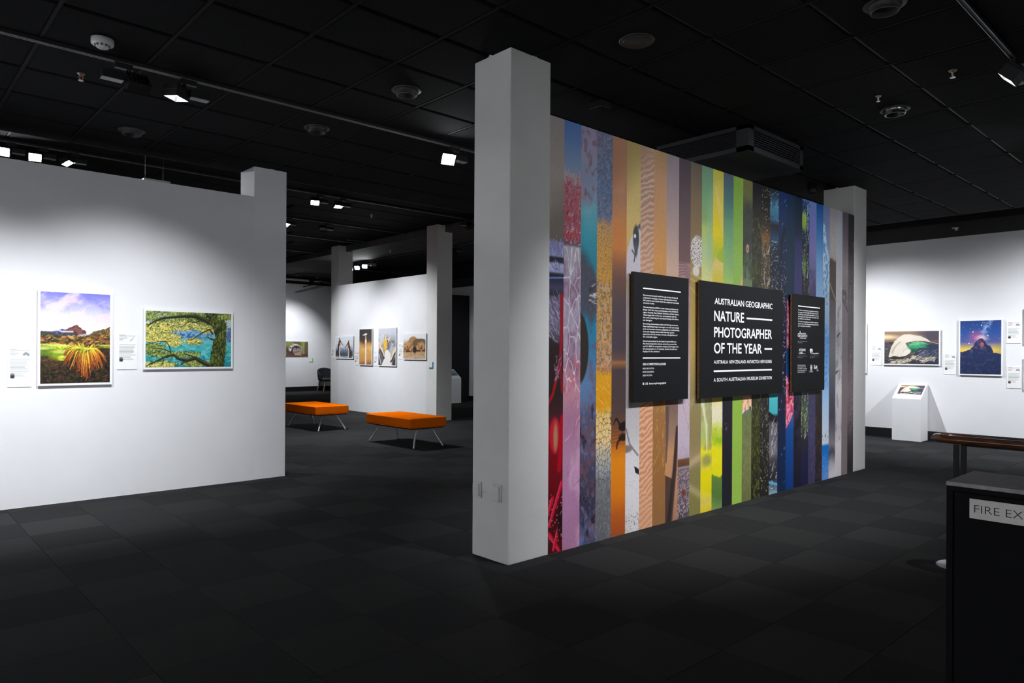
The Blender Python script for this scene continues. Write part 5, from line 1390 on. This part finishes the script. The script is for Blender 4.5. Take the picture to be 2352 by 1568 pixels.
def lamp(label, loc, side, aim, on=True, power=0.0, cone=95, blend=0.9, color=(0.92, 0.95, 1.0), yaw=None, axis='x', light_aim=None, lens=True, hood=0.045, size=0.05, spread=0.085):
    """Track flood: adapter under the rail at loc, gear box on one side, lamp head on the other, aimed at a point."""
    p = Vector(loc)
    t = thing('track_light', p, label, 'spotlight', 'track floodlights')
    A = Vector((1, 0, 0)) if axis == 'x' else Vector((0, 1, 0))
    Pp = Vector((0, 1, 0)) if axis == 'x' else Vector((1, 0, 0))
    Z = Vector((0, 0, 1))
    part('adapter', MB().obox(p + Z * -0.018, A, Pp, Z, 0.055, 0.018, 0.018), 'lamp_black', t)
    st = MB()
    st.tube([p + A * 0.03 * side + Z * -0.03, p + A * 0.03 * side + Z * -0.075], 0.014, 12)
    st.lathe([(0.0, -0.072), (0.026, -0.072), (0.026, -0.080), (0.0, -0.080)], p + A * 0.03 * side, 16)
    part('stem', st, 'lamp_black', t)
    gc = p - A * (0.072 * side) + Z * -0.095
    part('gear_box', MB().obox(gc, A, Pp, Z, 0.068, 0.034, 0.028), 'lamp_black', t, bevel=0.004)
    part('gear_plate', MB().obox(gc + Z * -0.030, A, Pp, Z, 0.066, 0.032, 0.002), 'lamp_grey', t)
    hc = p + A * (spread * side) + Z * -0.120
    n = (Vector(aim) - hc).normalized()
    w = n.cross(Z).normalized()
    if w.length < 0.1:
        w = A
    h = w.cross(n).normalized()
    hw, hh = 0.072, 0.056
    back = MB().obox(hc - n * 0.03, w, h, n, hw, hh, 0.018)
    for k in range(5):
        back.obox(hc - n * 0.055 + w * (-0.05 + 0.025 * k), w, h, n, 0.004, hh * 0.9, 0.010)
    part('head', back, 'lamp_black', t, bevel=0.003)
    hd = MB()
    hd.obox(hc + n * (hood / 2 - 0.012) + h * (hh - 0.003), w, h, n, hw, 0.003, hood / 2)
    hd.obox(hc + n * (hood / 2 - 0.012) - h * (hh - 0.003), w, h, n, hw, 0.003, hood / 2)
    hd.obox(hc + n * (hood / 2 - 0.012) + w * (hw - 0.003), w, h, n, 0.003, hh, hood / 2)
    hd.obox(hc + n * (hood / 2 - 0.012) - w * (hw - 0.003), w, h, n, 0.003, hh, hood / 2)
    part('hood', hd, 'lamp_black', t)
    part('bezel', MB().obox(hc - n * 0.010, w, h, n, hw - 0.006, hh - 0.006, 0.002), 'lamp_grey', t)
    ln = MB()
    if on:
        ln.obox(hc - n * 0.006, w, h, n, hw - 0.014, hh - 0.014, 0.002)
        part('lens', ln, 'lens_on', t)
    else:
        ln.obox(hc - n * 0.006, w, h, n, hw - 0.014, hh - 0.014, 0.002)
        part('lens', ln, 'lens_off', t)
    if on and power > 0:
        L = bpy.data.lights.new('lamp_light', 'SPOT')
        L.energy = power * LP
        L.spot_size = math.radians(cone)
        L.spot_blend = blend
        L.shadow_soft_size = size
        L.color = color
        o = bpy.data.objects.new('lamp_light', L)
        COL.objects.link(o)
        o.parent = t
        q = hc + n * (hood + 0.012)
        d = (Vector(light_aim if light_aim else aim) - q).normalized()
        o.location = q - p
        o.rotation_mode = 'QUATERNION'
        o.rotation_quaternion = d.to_track_quat('-Z', 'Y')
    return t

zt = track('long lighting track in front of the left partition, nearest of the ceiling', 'x', 5.42, -3.6, 4.62, ZC - 0.002)
lamp('unlit track floodlight seen from behind, beside the white smoke detector', (1.345, 5.42, zt), 1, (1.2, 7.556, 1.5), on=False)
lamp('lit track floodlight with grey gear box, second on the nearest track', (1.775, 5.42, zt), -1, (1.63, 5.50, 1.2), power=350, light_aim=(1.85, 7.6, 0.50), cone=82, blend=1.0)
lamp('bright track floodlight facing the room, close to the near white pillar', (4.235, 5.42, zt), -1, (3.6, 3.2, 1.9), power=240, light_aim=(5.2, 3.6, 1.0), cone=100)
lamp('track floodlight over the left end of the left partition', (0.25, 5.42, zt), -1, (0.1, 6.0, 1.2), power=350, light_aim=(0.3, 7.6, 0.50), cone=82, blend=1.0)
lamp('track floodlight at the far left end of the nearest track', (-1.9, 5.42, zt), -1, (-2.0, 6.0, 1.2), power=300, light_aim=(-2.0, 7.6, 0.50), cone=86, blend=1.0)

zm = track('lighting track at the upper right, running along the front of the mural', 'x', 1.215, -0.6, 5.76, ZC - 0.002)
zm2 = track('lighting track continuing past the right edge, in front of the mural', 'x', 1.215, 6.3, 11.2, ZC - 0.002)
lamp('lit track floodlight seen edge-on at the upper right corner', (5.70, 1.215, zm), -1, (5.55, 3.43, 1.0), power=320, light_aim=(5.75, 3.45, 1.15), cone=96, blend=1.0)
lamp('track floodlight lighting the right half of the mural, outside the picture', (7.9, 1.215, zm2), -1, (7.6, 3.43, 1.4), power=290, light_aim=(7.4, 3.45, 0.95), cone=94, blend=1.0)
lamp('track floodlight lighting the left end of the mural, outside the picture', (3.9, 1.215, zm), -1, (4.6, 3.43, 0.6), power=230, light_aim=(4.5, 3.43, 0.75), cone=66, blend=1.0)

zr = track('lighting track above the left partition on the raised ceiling', 'x', 10.62, 0.6, 8.66, ZR - 0.004)
lamp('brightest floodlight above the left partition, at the left edge of the picture', (1.39, 10.62, zr), -1, (0.6, 4.6, 1.2), power=260, light_aim=(1.2, 7.7, 1.2), cone=90)
lamp('lit floodlight above the left partition, middle of three', (1.72, 10.62, zr), -1, (1.2, 7.2, 1.1), power=260, light_aim=(2.4, 7.7, 1.2), cone=90)
lamp('tilted floodlight above the left partition, right one of three', (2.06, 10.62, zr), -1, (3.4, 9.6, 1.0), power=0)
lamp('lit floodlight over the orange benches, left of a pair', (5.53, 10.62, zr), -1, (4.4, 8.2, 0.0), power=330, light_aim=(5.9, 9.4, 0), cone=96)
lamp('lit floodlight over the orange benches, right of a pair', (5.95, 10.62, zr), -1, (5.7, 9.6, 0.0), power=330, light_aim=(6.2, 11.4, 0), cone=96)
lamp('black floodlight at the pillar end of the raised track', (8.60, 10.62, zr), 1, (11, 10.9, 2.2), on=False)
z3 = track('third lighting track, over the far benches', 'x', 12.88, 4.4, 8.74, ZR - 0.004)
lamp('lit floodlight at the partition edge on the third track', (6.08, 12.88, z3), -1, (6.5, 11.0, 0.6), power=480, light_aim=(8.6, 12.5, 1.2), cone=74, blend=1.0)
lamp('unlit pale floodlight on the third track', (6.86, 12.88, z3), -1, (6.2, 10.4, 1.0), on=False)
z4 = track('fourth lighting track, before the far partition', 'x', 14.80, 4.8, 8.75, ZR - 0.004)
lamp('floodlight lighting the left half of the far partition, hidden by the left partition', (6.1, 14.80, z4), -1, (8.6, 14.5, 1.3), power=480, light_aim=(8.6, 14.55, 1.2), cone=74, blend=1.0)
track('short lighting track close to the far partition', 'x', 14.50, 8.22, 8.72, ZR - 0.004)
track('fifth lighting track, towards the back wall', 'x', 17.05, 6.5, 8.76, ZR - 0.004)

zb = track('lighting track along the edge of the dropped beam', 'y', 10.02, 11.2, 18.4, 3.843)
lamp('small lit floodlight peeping past the far left pillar', (10.02, 17.52, zb), -1, (7.5, 15.0, 1.6), power=0, axis='y')
lamp('small lit floodlight above the far partition, left of the brightest', (10.02, 17.17, zb), -1, (8.0, 15.0, 1.6), power=0, axis='y')
lamp('small brightest floodlight above the far partition', (10.02, 16.78, zb), -1, (7.0, 13.0, 1.8), power=0, axis='y')
lamp('small unlit floodlight above the far partition', (10.02, 16.33, zb), -1, (8.4, 13.5, 1.8), on=False, axis='y')
lamp('small floodlight in the dark above the aisle', (10.02, 12.72, zb), 1, (11.6, 15.6, 0.8), power=120, light_aim=(12.2, 15.4, 0.7), cone=60, axis='y')
zk = track('lighting track before the distant back wall', 'x', 21.3, 8.85, 12.4, 3.843)
lamp('floodlight lighting the nest photograph', (10.9, 21.3, zk), -1, (10.8, 23.2, 1.3), power=420, light_aim=(10.8, 23.25, 1.0), cone=86, blend=1.0)
# lamps before the right wall: one behind the mural wall, one outside the picture
zw = track('lighting track behind the end pillar, before the right wall', 'y', 11.0, 4.85, 6.5, ZC - 0.002)
lamp('floodlight before the right wall, hidden by the mural', (11.0, 5.25, zw), -1, (12.88, 4.6, 1.2), power=430, light_aim=(12.6, 4.4, 0.3), cone=112, blend=1.0, axis='y')
zw = track('lighting track before the right wall, outside the picture', 'y', 11.0, -1.5, 1.6, ZC - 0.002)
lamp('floodlight before the right wall, outside the picture', (11.0, 1.0, zw), -1, (12.88, 2.2, 1.2), power=540, light_aim=(12.7, 2.4, 0.3), cone=108, blend=1.0, axis='y')

# added floods, unseen: soft fill light bounced off the walls to the left and behind
zo = track('added lighting track along the left wall, unseen, for fill light', 'y', -1.9, -2.5, 7.0, ZC - 0.002)
for y, nm in ((-1.2, 'nearest'), (1.8, 'middle'), (4.6, 'farthest')):
    lamp('added fill floodlight on the left wall, unseen, ' + nm + ' of three', (-1.9, y, zo), -1, (-4.0, y, 1.2), power=800, light_aim=(-4.0, y, 0.9), cone=96, blend=1.0, axis='y')
zo = track('added lighting track along the near wall, unseen, for fill light', 'x', -1.5, -2.5, 11.0, ZC - 0.002)
for x, nm in ((-0.6, 'first'), (2.4, 'second'), (5.4, 'third'), (8.4, 'fourth')):
    lamp('added fill floodlight on the near wall, unseen, ' + nm + ' from the left', (x, -1.5, zo), -1, (x, -3.5, 1.2), power=(120 if x < 4 else 70), light_aim=(x, -3.5, 0.9), cone=96, blend=1.0)

# ------------------------------------------------------------------ ceiling fittings
def smoke(label, x, y, z, r=0.062):
    t = thing('smoke_detector', (x, y, z), label, 'smoke detector', 'white smoke detectors on the ceiling')
    part('base', MB().lathe([(0.0, 0.0), (r, 0.0), (r, -0.030), (r * 0.96, -0.036), (0.0, -0.036)], (x, y, z), 28), 'white_plastic', t)
    part('cap', MB().lathe([(0.0, -0.056), (0.0, -0.056), (r * 0.5, -0.056), (r * 0.56, -0.052), (r * 0.66, -0.036)], (x, y, z), 28), 'white_plastic', t)
    for k in range(10):
        a = 2 * math.pi * k / 10
        c = Vector((x + r * 0.64 * math.cos(a), y + r * 0.64 * math.sin(a), z - 0.044))
        part('slot', MB().obox(c, (-math.sin(a), math.cos(a), 0), (math.cos(a), math.sin(a), 0), (0, 0, 1), r * 0.09, 0.003, 0.006), 'grey_slot', t)
smoke('white smoke detector above the nearest track, upper left', 1.155, 5.155, ZC - 0.004, 0.066)
smoke('white smoke detector on the raised ceiling, beside the near pillar', 7.95, 9.87, ZR - 0.004, 0.07)
smoke('small white smoke detector among the pipes at the back', 11.60, 22.50, ZR - 0.0, 0.085)

def downlight(label, x, y, z=ZC - 0.004, shiny=False, drop=0.045):
    t = thing('downlight', (x, y, z), label, 'downlight', 'black recessed downlights')
    part('flange', MB().lathe([(0.0, 0.0), (0.112, 0.0), (0.115, -0.004), (0.108, -0.009), (0.090, -0.010)], (x, y, z), 32), 'downlight_black', t)
    part('cup', MB().lathe([(0.090, -0.008), (0.088, -0.02), (0.076, -drop), (0.068, -drop), (0.066, -0.012), (0.0, -0.012)], (x, y, z), 32), 'dark_chrome' if shiny else 'downlight_black', t)
downlight('black downlight above the left partition', 1.83, 7.10)
downlight('black downlight right of the lit floodlights on the nearest track', 3.02, 5.86)
downlight('black downlight left of the near pillar top', 3.08, 4.54)
downlight('flat black downlight above the left end of the mural', 3.66, 2.80, drop=0.014)
downlight('black downlight at the top edge of the picture', 4.31, 1.54)
downlight('downlight with a shining inside, upper right', 6.22, 2.14, shiny=True)

def sprinkler(label, x, y, z, red=True, s=1.0):
    t = thing('sprinkler', (x, y, z), label, 'sprinkler', 'fire sprinkler heads')
    part('rose', MB().lathe([(0.0, 0.0), (0.028 * s, 0.0), (0.024 * s, -0.006 * s), (0.010 * s, -0.008 * s), (0.010 * s, -0.018 * s), (0.0, -0.018 * s)], (x, y, z), 16), 'brass', t)
    fr = MB()
    for sd in (-1, 1):
        fr.tube([(x + sd * 0.009 * s, y, z - 0.014 * s), (x + sd * 0.015 * s, y, z - 0.03 * s), (x + sd * 0.004 * s, y, z - 0.048 * s)], 0.0025 * s, 6)
    part('frame', fr, 'chrome', t)
    part('bulb', MB().tube([(x, y, z - 0.018 * s), (x, y, z - 0.045 * s)], 0.0035 * s, 8), 'red_glass' if red else 'chrome', t)
    part('deflector', MB().lathe([(0.0, -0.048 * s), (0.018 * s, -0.048 * s), (0.018 * s, -0.052 * s), (0.0, -0.052 * s)], (x, y, z), 14), 'chrome', t)
sprinkler('brass sprinkler head left of the unlit floodlight', 1.185, 5.90, ZC - 0.004)
sprinkler('bright sprinkler head near the upper right track', 5.66, 1.57, ZC - 0.004)
sprinkler('small sprinkler head left of the shining downlight', 5.81, 2.12, ZC - 0.004, False, 0.8)
sprinkler('sprinkler head on the raised ceiling over the benches', 7.10, 11.6, ZR - 0.004, False)
sprinkler('sprinkler head under the dropped beam', 9.4, 14.5, 3.845, False, 1.2)
t = thing('wall_sprinkler', (XR - 0.02, 3.5, 3.40), 'white sidewall sprinkler on the dark band above the right wall', 'sprinkler')
part('rose', MB().tube([(XR - 0.02, 3.5, 3.40), (XR - 0.045, 3.5, 3.40)], 0.022, 14), 'white_plastic', t)
part('nozzle', MB().tube([(XR - 0.04, 3.5, 3.40), (XR - 0.085, 3.5, 3.395)], 0.010, 10), 'chrome', t)
part('deflector', MB().obox((XR - 0.088, 3.5, 3.412), (1, 0, 0), (0, 1, 0), (0, 0, 1), 0.014, 0.045, 0.006), 'white_plastic', t)

# air-conditioning cassette under the ceiling, above the mural
t = thing('ceiling_cassette', (6.2, 3.66, ZC - 0.004), 'black louvred air-conditioning box hanging from the ceiling above the mural', 'air conditioner')
x0, x1, y0, y1, z0, z1 = 5.69, 6.73, 3.14, 4.18, 3.172, ZC - 0.004
part('body', B(x0 + 0.03, x1 - 0.03, y0 + 0.03, y1 - 0.03, z0 + 0.004, z1), 'black_paint', t)
part('base_panel', B(x0, x1, y0, y1, z0 - 0.006, z0 + 0.004), 'black_paint', t)
for nm, q in (('front', 0), ('side', 1)):
    fr = MB()
    if q == 0:
        for a in ((x0, x1, z0, z0 + 0.045), (x0, x1, z1 - 0.035, z1), (x0, x0 + 0.09, z0, z1), (x1 - 0.07, x1, z0, z1)):
            fr.box(a[0], a[1], y0, y0 + 0.03, a[2], a[3])
    else:
        for a in ((y0 + 0.03, y1, z0, z0 + 0.045), (y0 + 0.03, y1, z1 - 0.035, z1), (y0 + 0.03, y0 + 0.12, z0, z1), (y1 - 0.07, y1, z0, z1)):
            fr.box(x0, x0 + 0.03, a[0], a[1], a[2], a[3])
    part('grille_frame', fr, 'vent_grey', t)
    for k in range(7):
        z = z0 + 0.06 + 0.0205 * k
        if q == 0:
            part('louvre', MB().obox(((x0 + x1) / 2 + 0.01, y0 + 0.016, z), (1, 0, 0), (0, 0.8, 0.6), (0, -0.6, 0.8), (x1 - x0) / 2 - 0.085, 0.011, 0.0016), 'vent_grey', t)
        else:
            part('louvre', MB().obox((x0 + 0.016, (y0 + y1) / 2 + 0.02, z), (0, 1, 0), (0.8, 0, 0.6), (-0.6, 0, 0.8), (y1 - y0) / 2 - 0.09, 0.011, 0.0016), 'vent_grey', t)

t = thing('ceiling_speaker', (4.33, 3.67, ZC - 0.004), 'small black box hanging from the ceiling right of the near pillar', 'speaker')
part('bracket', B(4.305, 4.355, 3.645, 3.695, ZC - 0.02, ZC - 0.004), 'lamp_black', t)
part('case', B(4.27, 4.39, 3.61, 3.73, ZC - 0.075, ZC - 0.02), 'lamp_black', t, bevel=0.006)
part('grille', B(4.28, 4.38, 3.62, 3.72, ZC - 0.078, ZC - 0.075), 'grid_bar', t)
t = thing('ceiling_speaker', (8.32, 3.77, ZC - 0.004), 'black cylinder hanging from the ceiling left of the end pillar', 'speaker')
part('case', MB().lathe([(0.0, 0.0), (0.055, 0.0), (0.055, -0.10), (0.048, -0.104), (0.0, -0.104)], (8.32, 3.77, ZC - 0.004), 24), 'lamp_black', t)
part('grille', MB().lathe([(0.0, -0.1045), (0.044, -0.1045), (0.044, -0.107), (0.0, -0.107)], (8.32, 3.77, ZC - 0.004), 24), 'grid_bar', t)

# pipes and rig at the very back
t = thing('ceiling_pipe', (10.0, 21.85, 3.93), 'pale pipe running under the ceiling near the back wall', 'pipe')
part('pipe', MB().tube([(8.0, 21.85, 3.93), (12.85, 21.85, 3.93)], 0.045, 12), 'pale_pipe', t)
for x in (9.0, 10.6, 12.2):
    part('hanger', MB().box(x - 0.015, x + 0.015, 21.81, 21.89, 3.93, ZR), 'track_black', t)
t = thing('ceiling_pipe', (10.0, 22.5, 3.80), 'second pale pipe, lower and closer to the back wall', 'pipe')
part('pipe', MB().tube([(8.0, 22.5, 3.805), (12.85, 22.5, 3.805)], 0.036, 12), 'pale_pipe', t)
for x in (9.2, 10.9, 12.5):
    part('hanger', MB().box(x - 0.012, x + 0.012, 22.48, 22.52, 3.80, ZR), 'track_black', t)
t = thing('lighting_boom', (12.02, 22.3, 3.76), 'black boom arm slanting below the pipes at the back', 'boom arm')
part('arm', MB().tube([(11.02, 22.3, 3.56), (11.5, 22.3, 3.70), (12.15, 22.3, 3.90)], [0.018, 0.022, 0.026], 10), 'lamp_black', t)
part('clamp', B(11.98, 12.10, 22.24, 22.55, 3.74, ZR), 'lamp_black', t, bevel=0.008)
part('lamp_head', B(12.12, 12.26, 22.2, 22.36, 3.50, 3.66), 'lamp_black', t, bevel=0.02)
part('drop_rod', MB().tube([(12.19, 22.28, 3.64), (12.12, 22.3, 3.88)], 0.012, 8), 'lamp_black', t)

# ------------------------------------------------------------------ orange benches
def bench():
    t = thing('bench', (6.15, 9.045, 0), 'orange upholstered bench with chrome legs, nearer the near pillar', 'bench', 'orange benches')
    x0, x1, y0, y1, z0, z1 = 5.825, 6.475, 8.43, 9.66, 0.288, 0.440
    part('cushion', B(x0, x1, y0, y1, z0, z1), 'orange_wool', t, bevel=0.028, seg=5)
    for z in (z0 + 0.012, z1 - 0.016):
        pts = []
        r = 0.03
        for cx, cy, a0 in ((x1 - r, y1 - r, 0), (x0 + r, y1 - r, 90), (x0 + r, y0 + r, 180), (x1 - r, y0 + r, 270)):
            for k in range(5):
                a = math.radians(a0 + 22.5 * k)
                pts.append((cx + (r - 0.003) * math.cos(a), cy + (r - 0.003) * math.sin(a), z))
        part('piping', MB().tube(pts, 0.0035, 6, closed=True), 'orange_piping', t)
    part('base_board', B(x0 + 0.04, x1 - 0.04, y0 + 0.04, y1 - 0.04, z0 - 0.014, z0), 'lamp_black', t)
    for yf, yt in ((8.445, 8.56), (9.645, 9.53)):
        pts = [(5.885, yf, 0.006), (5.985, yt - (yt - yf) * 0.15, 0.215), (6.012, yt, 0.255), (6.05, yt, 0.272), (6.25, yt, 0.272), (6.288, yt, 0.255), (6.315, yt - (yt - yf) * 0.15, 0.215), (6.415, yf, 0.006)]
        part('leg_frame', MB().tube(pts, 0.0125, 12), 'chrome', t)
        for q in (pts[0], pts[-1]):
            part('foot', MB().tube([(q[0], q[1], 0.0), (q[0], q[1], 0.012)], 0.014, 10), 'lamp_black', t)
    return t
bn = bench()
copy_tree(bn, loc=(6.16, 11.925, 0), label='orange upholstered bench with chrome legs, partly behind the left partition')

# ------------------------------------------------------------------ white plinths with slanted tops
def plinth(label, facing, c0, c1, d0, d1, img, zf=0.683, zb=0.915):
    """facing 'x': front plane at x=d0, back at x=d1, width c0..c1 along y. facing 'y': the same with axes swapped."""
    cm = (c0 + c1) / 2
    base = ((d0 + d1) / 2, cm, 0) if facing == 'x' else (cm, (d0 + d1) / 2, 0)
    t = thing('plinth', base, label, 'plinth', 'white information plinths')
    prof = [(d0, 0), (d1, 0), (d1, zb), (d1 - 0.02, zb), (d0, zf)]
    part('body', MB().prism(prof, 'y' if facing == 'x' else 'x', min(c0, c1), max(c0, c1)), 'plinth_paint', t, bevel=0.002)
    e0, e1 = 0.30, 0.90
    d = lambda q: d0 + (d1 - 0.02 - d0) * q
    zz = lambda q: zf + (zb - zf) * q
    nrm = Vector((-(zb - zf), 0, d1 - 0.02 - d0)).normalized() * 0.0012
    a = c0 + (c1 - c0) * 0.11
    b = c0 + (c1 - c0) * 0.95
    O = (d(e0) + nrm.x, a, zz(e0) + nrm.z)
    U = (0, b - a, 0)
    V = (d(e1) - d(e0), 0, zz(e1) - zz(e0))
    if facing == 'y':
        O, U, V = (a, d(e0) + nrm.x, zz(e0) + nrm.z), (b - a, 0, 0), (0, V[0], V[2])
    print_grid('touch_print', img, O, U, V, t)
    return t
plinth('white slant-topped plinth with a wave print, before the right wall', 'x', 4.330, 3.900, 12.526, 12.868, img_wave(1.6, 76, 50))
gi = Cv(40, 30, 1.4, 1.0)
gi.stops([(0, (70, 96, 120)), (0.5, (110, 150, 180)), (1, (150, 190, 214))])
gi.mix(sstep(0.45, 0.6, gi.n(6, 8, 3)) * 0.7, (40, 70, 110))
gi.mix(sstep(0.55, 0.66, gi.n(8, 8, 7)) * 0.8, (214, 226, 232))
plinth('white slant-topped plinth with a blue print, down the dark aisle', 'y', 11.80, 12.23, 15.29, 15.645, gi.c)

# ------------------------------------------------------------------ tub chair at the back wall
t = thing('tub_chair', (12.22, 22.75, 0), 'dark grey felt tub chair with wooden legs, against the back wall', 'chair')
cx, cy = 12.22, 22.78
sh = MB()
N, R = 24, 8
v, f = [], []
for j in range(R + 1):
    q = j / R
    for i in range(N + 1):
        a = math.radians(-25 + 230 * i / N)            # open towards the room
        s = 0.5 - 0.5 * math.cos(2 * math.pi * i / N)
        top = 0.60 + 0.215 * s ** 0.7
        z = 0.40 + (top - 0.40) * q
        rr = 0.33 + 0.05 * q - 0.02 * q * q
        v.append((cx + rr * 1.06 * math.cos(a), cy + rr * 0.95 * math.sin(a), z))
for j in range(R):
    for i in range(N):
        k = j * (N + 1) + i
        f.append((k, k + 1, k + N + 2, k + N + 1))
sh.add(v, f, True)
o = part('shell', sh, 'chair_felt', t)
so = o.modifiers.new('solid', 'SOLIDIFY')
so.thickness = 0.05
so.offset = -1
part('seat', MB().lathe([(0.0, 0.46), (0.30, 0.46), (0.335, 0.435), (0.33, 0.385), (0.25, 0.35), (0.0, 0.345)], (cx, cy, 0), 28), 'chair_seat', t)
for sx in (-1, 1):
    for sy in (-1, 1):
        part('leg', MB().tube([(cx + sx * 0.20, cy + sy * 0.17, 0.37), (cx + sx * 0.30, cy + sy * 0.24, 0.0)], [0.021, 0.013], 10), 'chair_wood', t)

# ------------------------------------------------------------------ fire extinguisher cabinet, stair rail
t = thing('extinguisher_cabinet', (3.25, 0.50, 0), 'black cabinet lettered FIRE EXT at the lower right corner', 'cabinet')
bx0, bx1, by0, by1, bz = 3.047, 3.40, 0.10, 0.858, 0.92
part('carcass', B(bx0 + 0.02, bx1, by0, by1, 0.0, bz - 0.016), 'cabinet_black', t)
part('top', B(bx0, bx1, by0 - 0.004, by1 + 0.002, bz - 0.016, bz), 'cabinet_top', t, bevel=0.002)
fr = MB().box(bx0, bx0 + 0.02, by1 - 0.021, by1, 0, bz - 0.016).box(bx0, bx0 + 0.02, by0, by0 + 0.021, 0, bz - 0.016).box(bx0, bx0 + 0.02, by0 + 0.021, by1 - 0.021, bz - 0.034, bz - 0.016)
part('front_frame', fr, 'cabinet_black', t)
dr = part('door', B(bx0 + 0.003, bx0 + 0.018, by0 + 0.024, by1 - 0.025, 0.02, bz - 0.037), 'cabinet_black', t, bevel=0.002)
part('sign_plate', B(bx0 + 0.0005, bx0 + 0.003, 0.30, 0.782, 0.793, 0.8655), 'sign_plate', dr)
mb = MB()
put_text(mb, 'FIRE EXTINGUISHER', 0.767, 0.8155, 0.0285, 0.415, ('x', bx0, -1), -0.010)
part('lettering', mb, 'sign_ink', dr)

t = thing('stair_rail', (5.37, 1.43, 0), 'dark polished wooden handrail bending round on two black posts, lower right', 'handrail')
zr0 = 0.845
pts = [(5.265, -2.2, zr0), (5.265, 0.2, zr0), (5.265, 1.40, zr0)]
for k in range(1, 12):
    a = math.radians(180 - 15 * k)
    pts.append((5.345 + 0.08 * math.cos(a), 1.40 + 0.16 * math.sin(a) ** 0.8, zr0))
pts += [(5.425, 1.40, zr0 - 0.002), (5.425, 1.05, zr0 - 0.03), (5.425, 0.6, zr0 - 0.16), (5.425, -0.9, zr0 - 0.80)]
part('handrail', MB().tube(pts, 0.036, 16, rz=0.027), 'rail_wood', t)
part('flat_bar', MB().tube([(5.265, -2.2, zr0 - 0.03), (5.265, 1.40, zr0 - 0.03)], 0.016, 6, rz=0.006), 'rail_post', t)
for y in (1.430, 1.388):
    part('post', MB().obox((5.275, y, 0.41), (1, 0, 0), (0, 1, 0), (0, 0, 1), 0.007, 0.016, 0.405), 'rail_post', t)
part('floor_flange', MB().lathe([(0.0, 0.0), (0.135, 0.0), (0.135, 0.008), (0.12, 0.014), (0.0, 0.014)], (5.355, 1.430, 0), 32), 'flange_steel', t)

# ------------------------------------------------------------------ power outlets on the near pillar
def outlet(label, ya, yb, z0, z1):
    t = thing('power_outlet', (3.144, (ya + yb) / 2, z0), label, 'power outlet', 'power outlets low on the near pillar')
    part('plate', B(3.132, 3.144, ya, yb, z0, z1), 'pillar_paint', t, bevel=0.003)
    part('cover', B(3.118, 3.132, ya + 0.010, yb - 0.014, z0 + 0.012, z1 - 0.012), 'pillar_paint', t, bevel=0.003)
outlet('white power outlet at the outer edge of the near pillar foot', 3.698, 3.782, 0.403, 0.512)
outlet('white power outlet nearer the corner of the near pillar foot', 3.494, 3.578, 0.403, 0.520)
t = thing('cable_cover', (3.144, 3.64, 0.44), 'short painted cable between the two power outlets', 'cable')
part('cable', MB().tube([(3.142, 3.695, 0.452), (3.142, 3.64, 0.446), (3.142, 3.58, 0.440)], 0.004, 6), 'pillar_paint', t)

# pale panel hanging behind the left partition
t = thing('ceiling_panel', (2.6, 9.0, 3.3), 'pale grey panel peeping over the top of the left partition', 'panel')
part('panel', B(2.452, 2.745, 9.0, 9.25, 3.28, 3.415), 'lamp_grey', t, bevel=0.004)
for x in (2.50, 2.70):
    part('hanger', MB().tube([(x, 9.12, 3.41), (x, 9.12, ZR)], 0.003, 6), 'skirting', t)
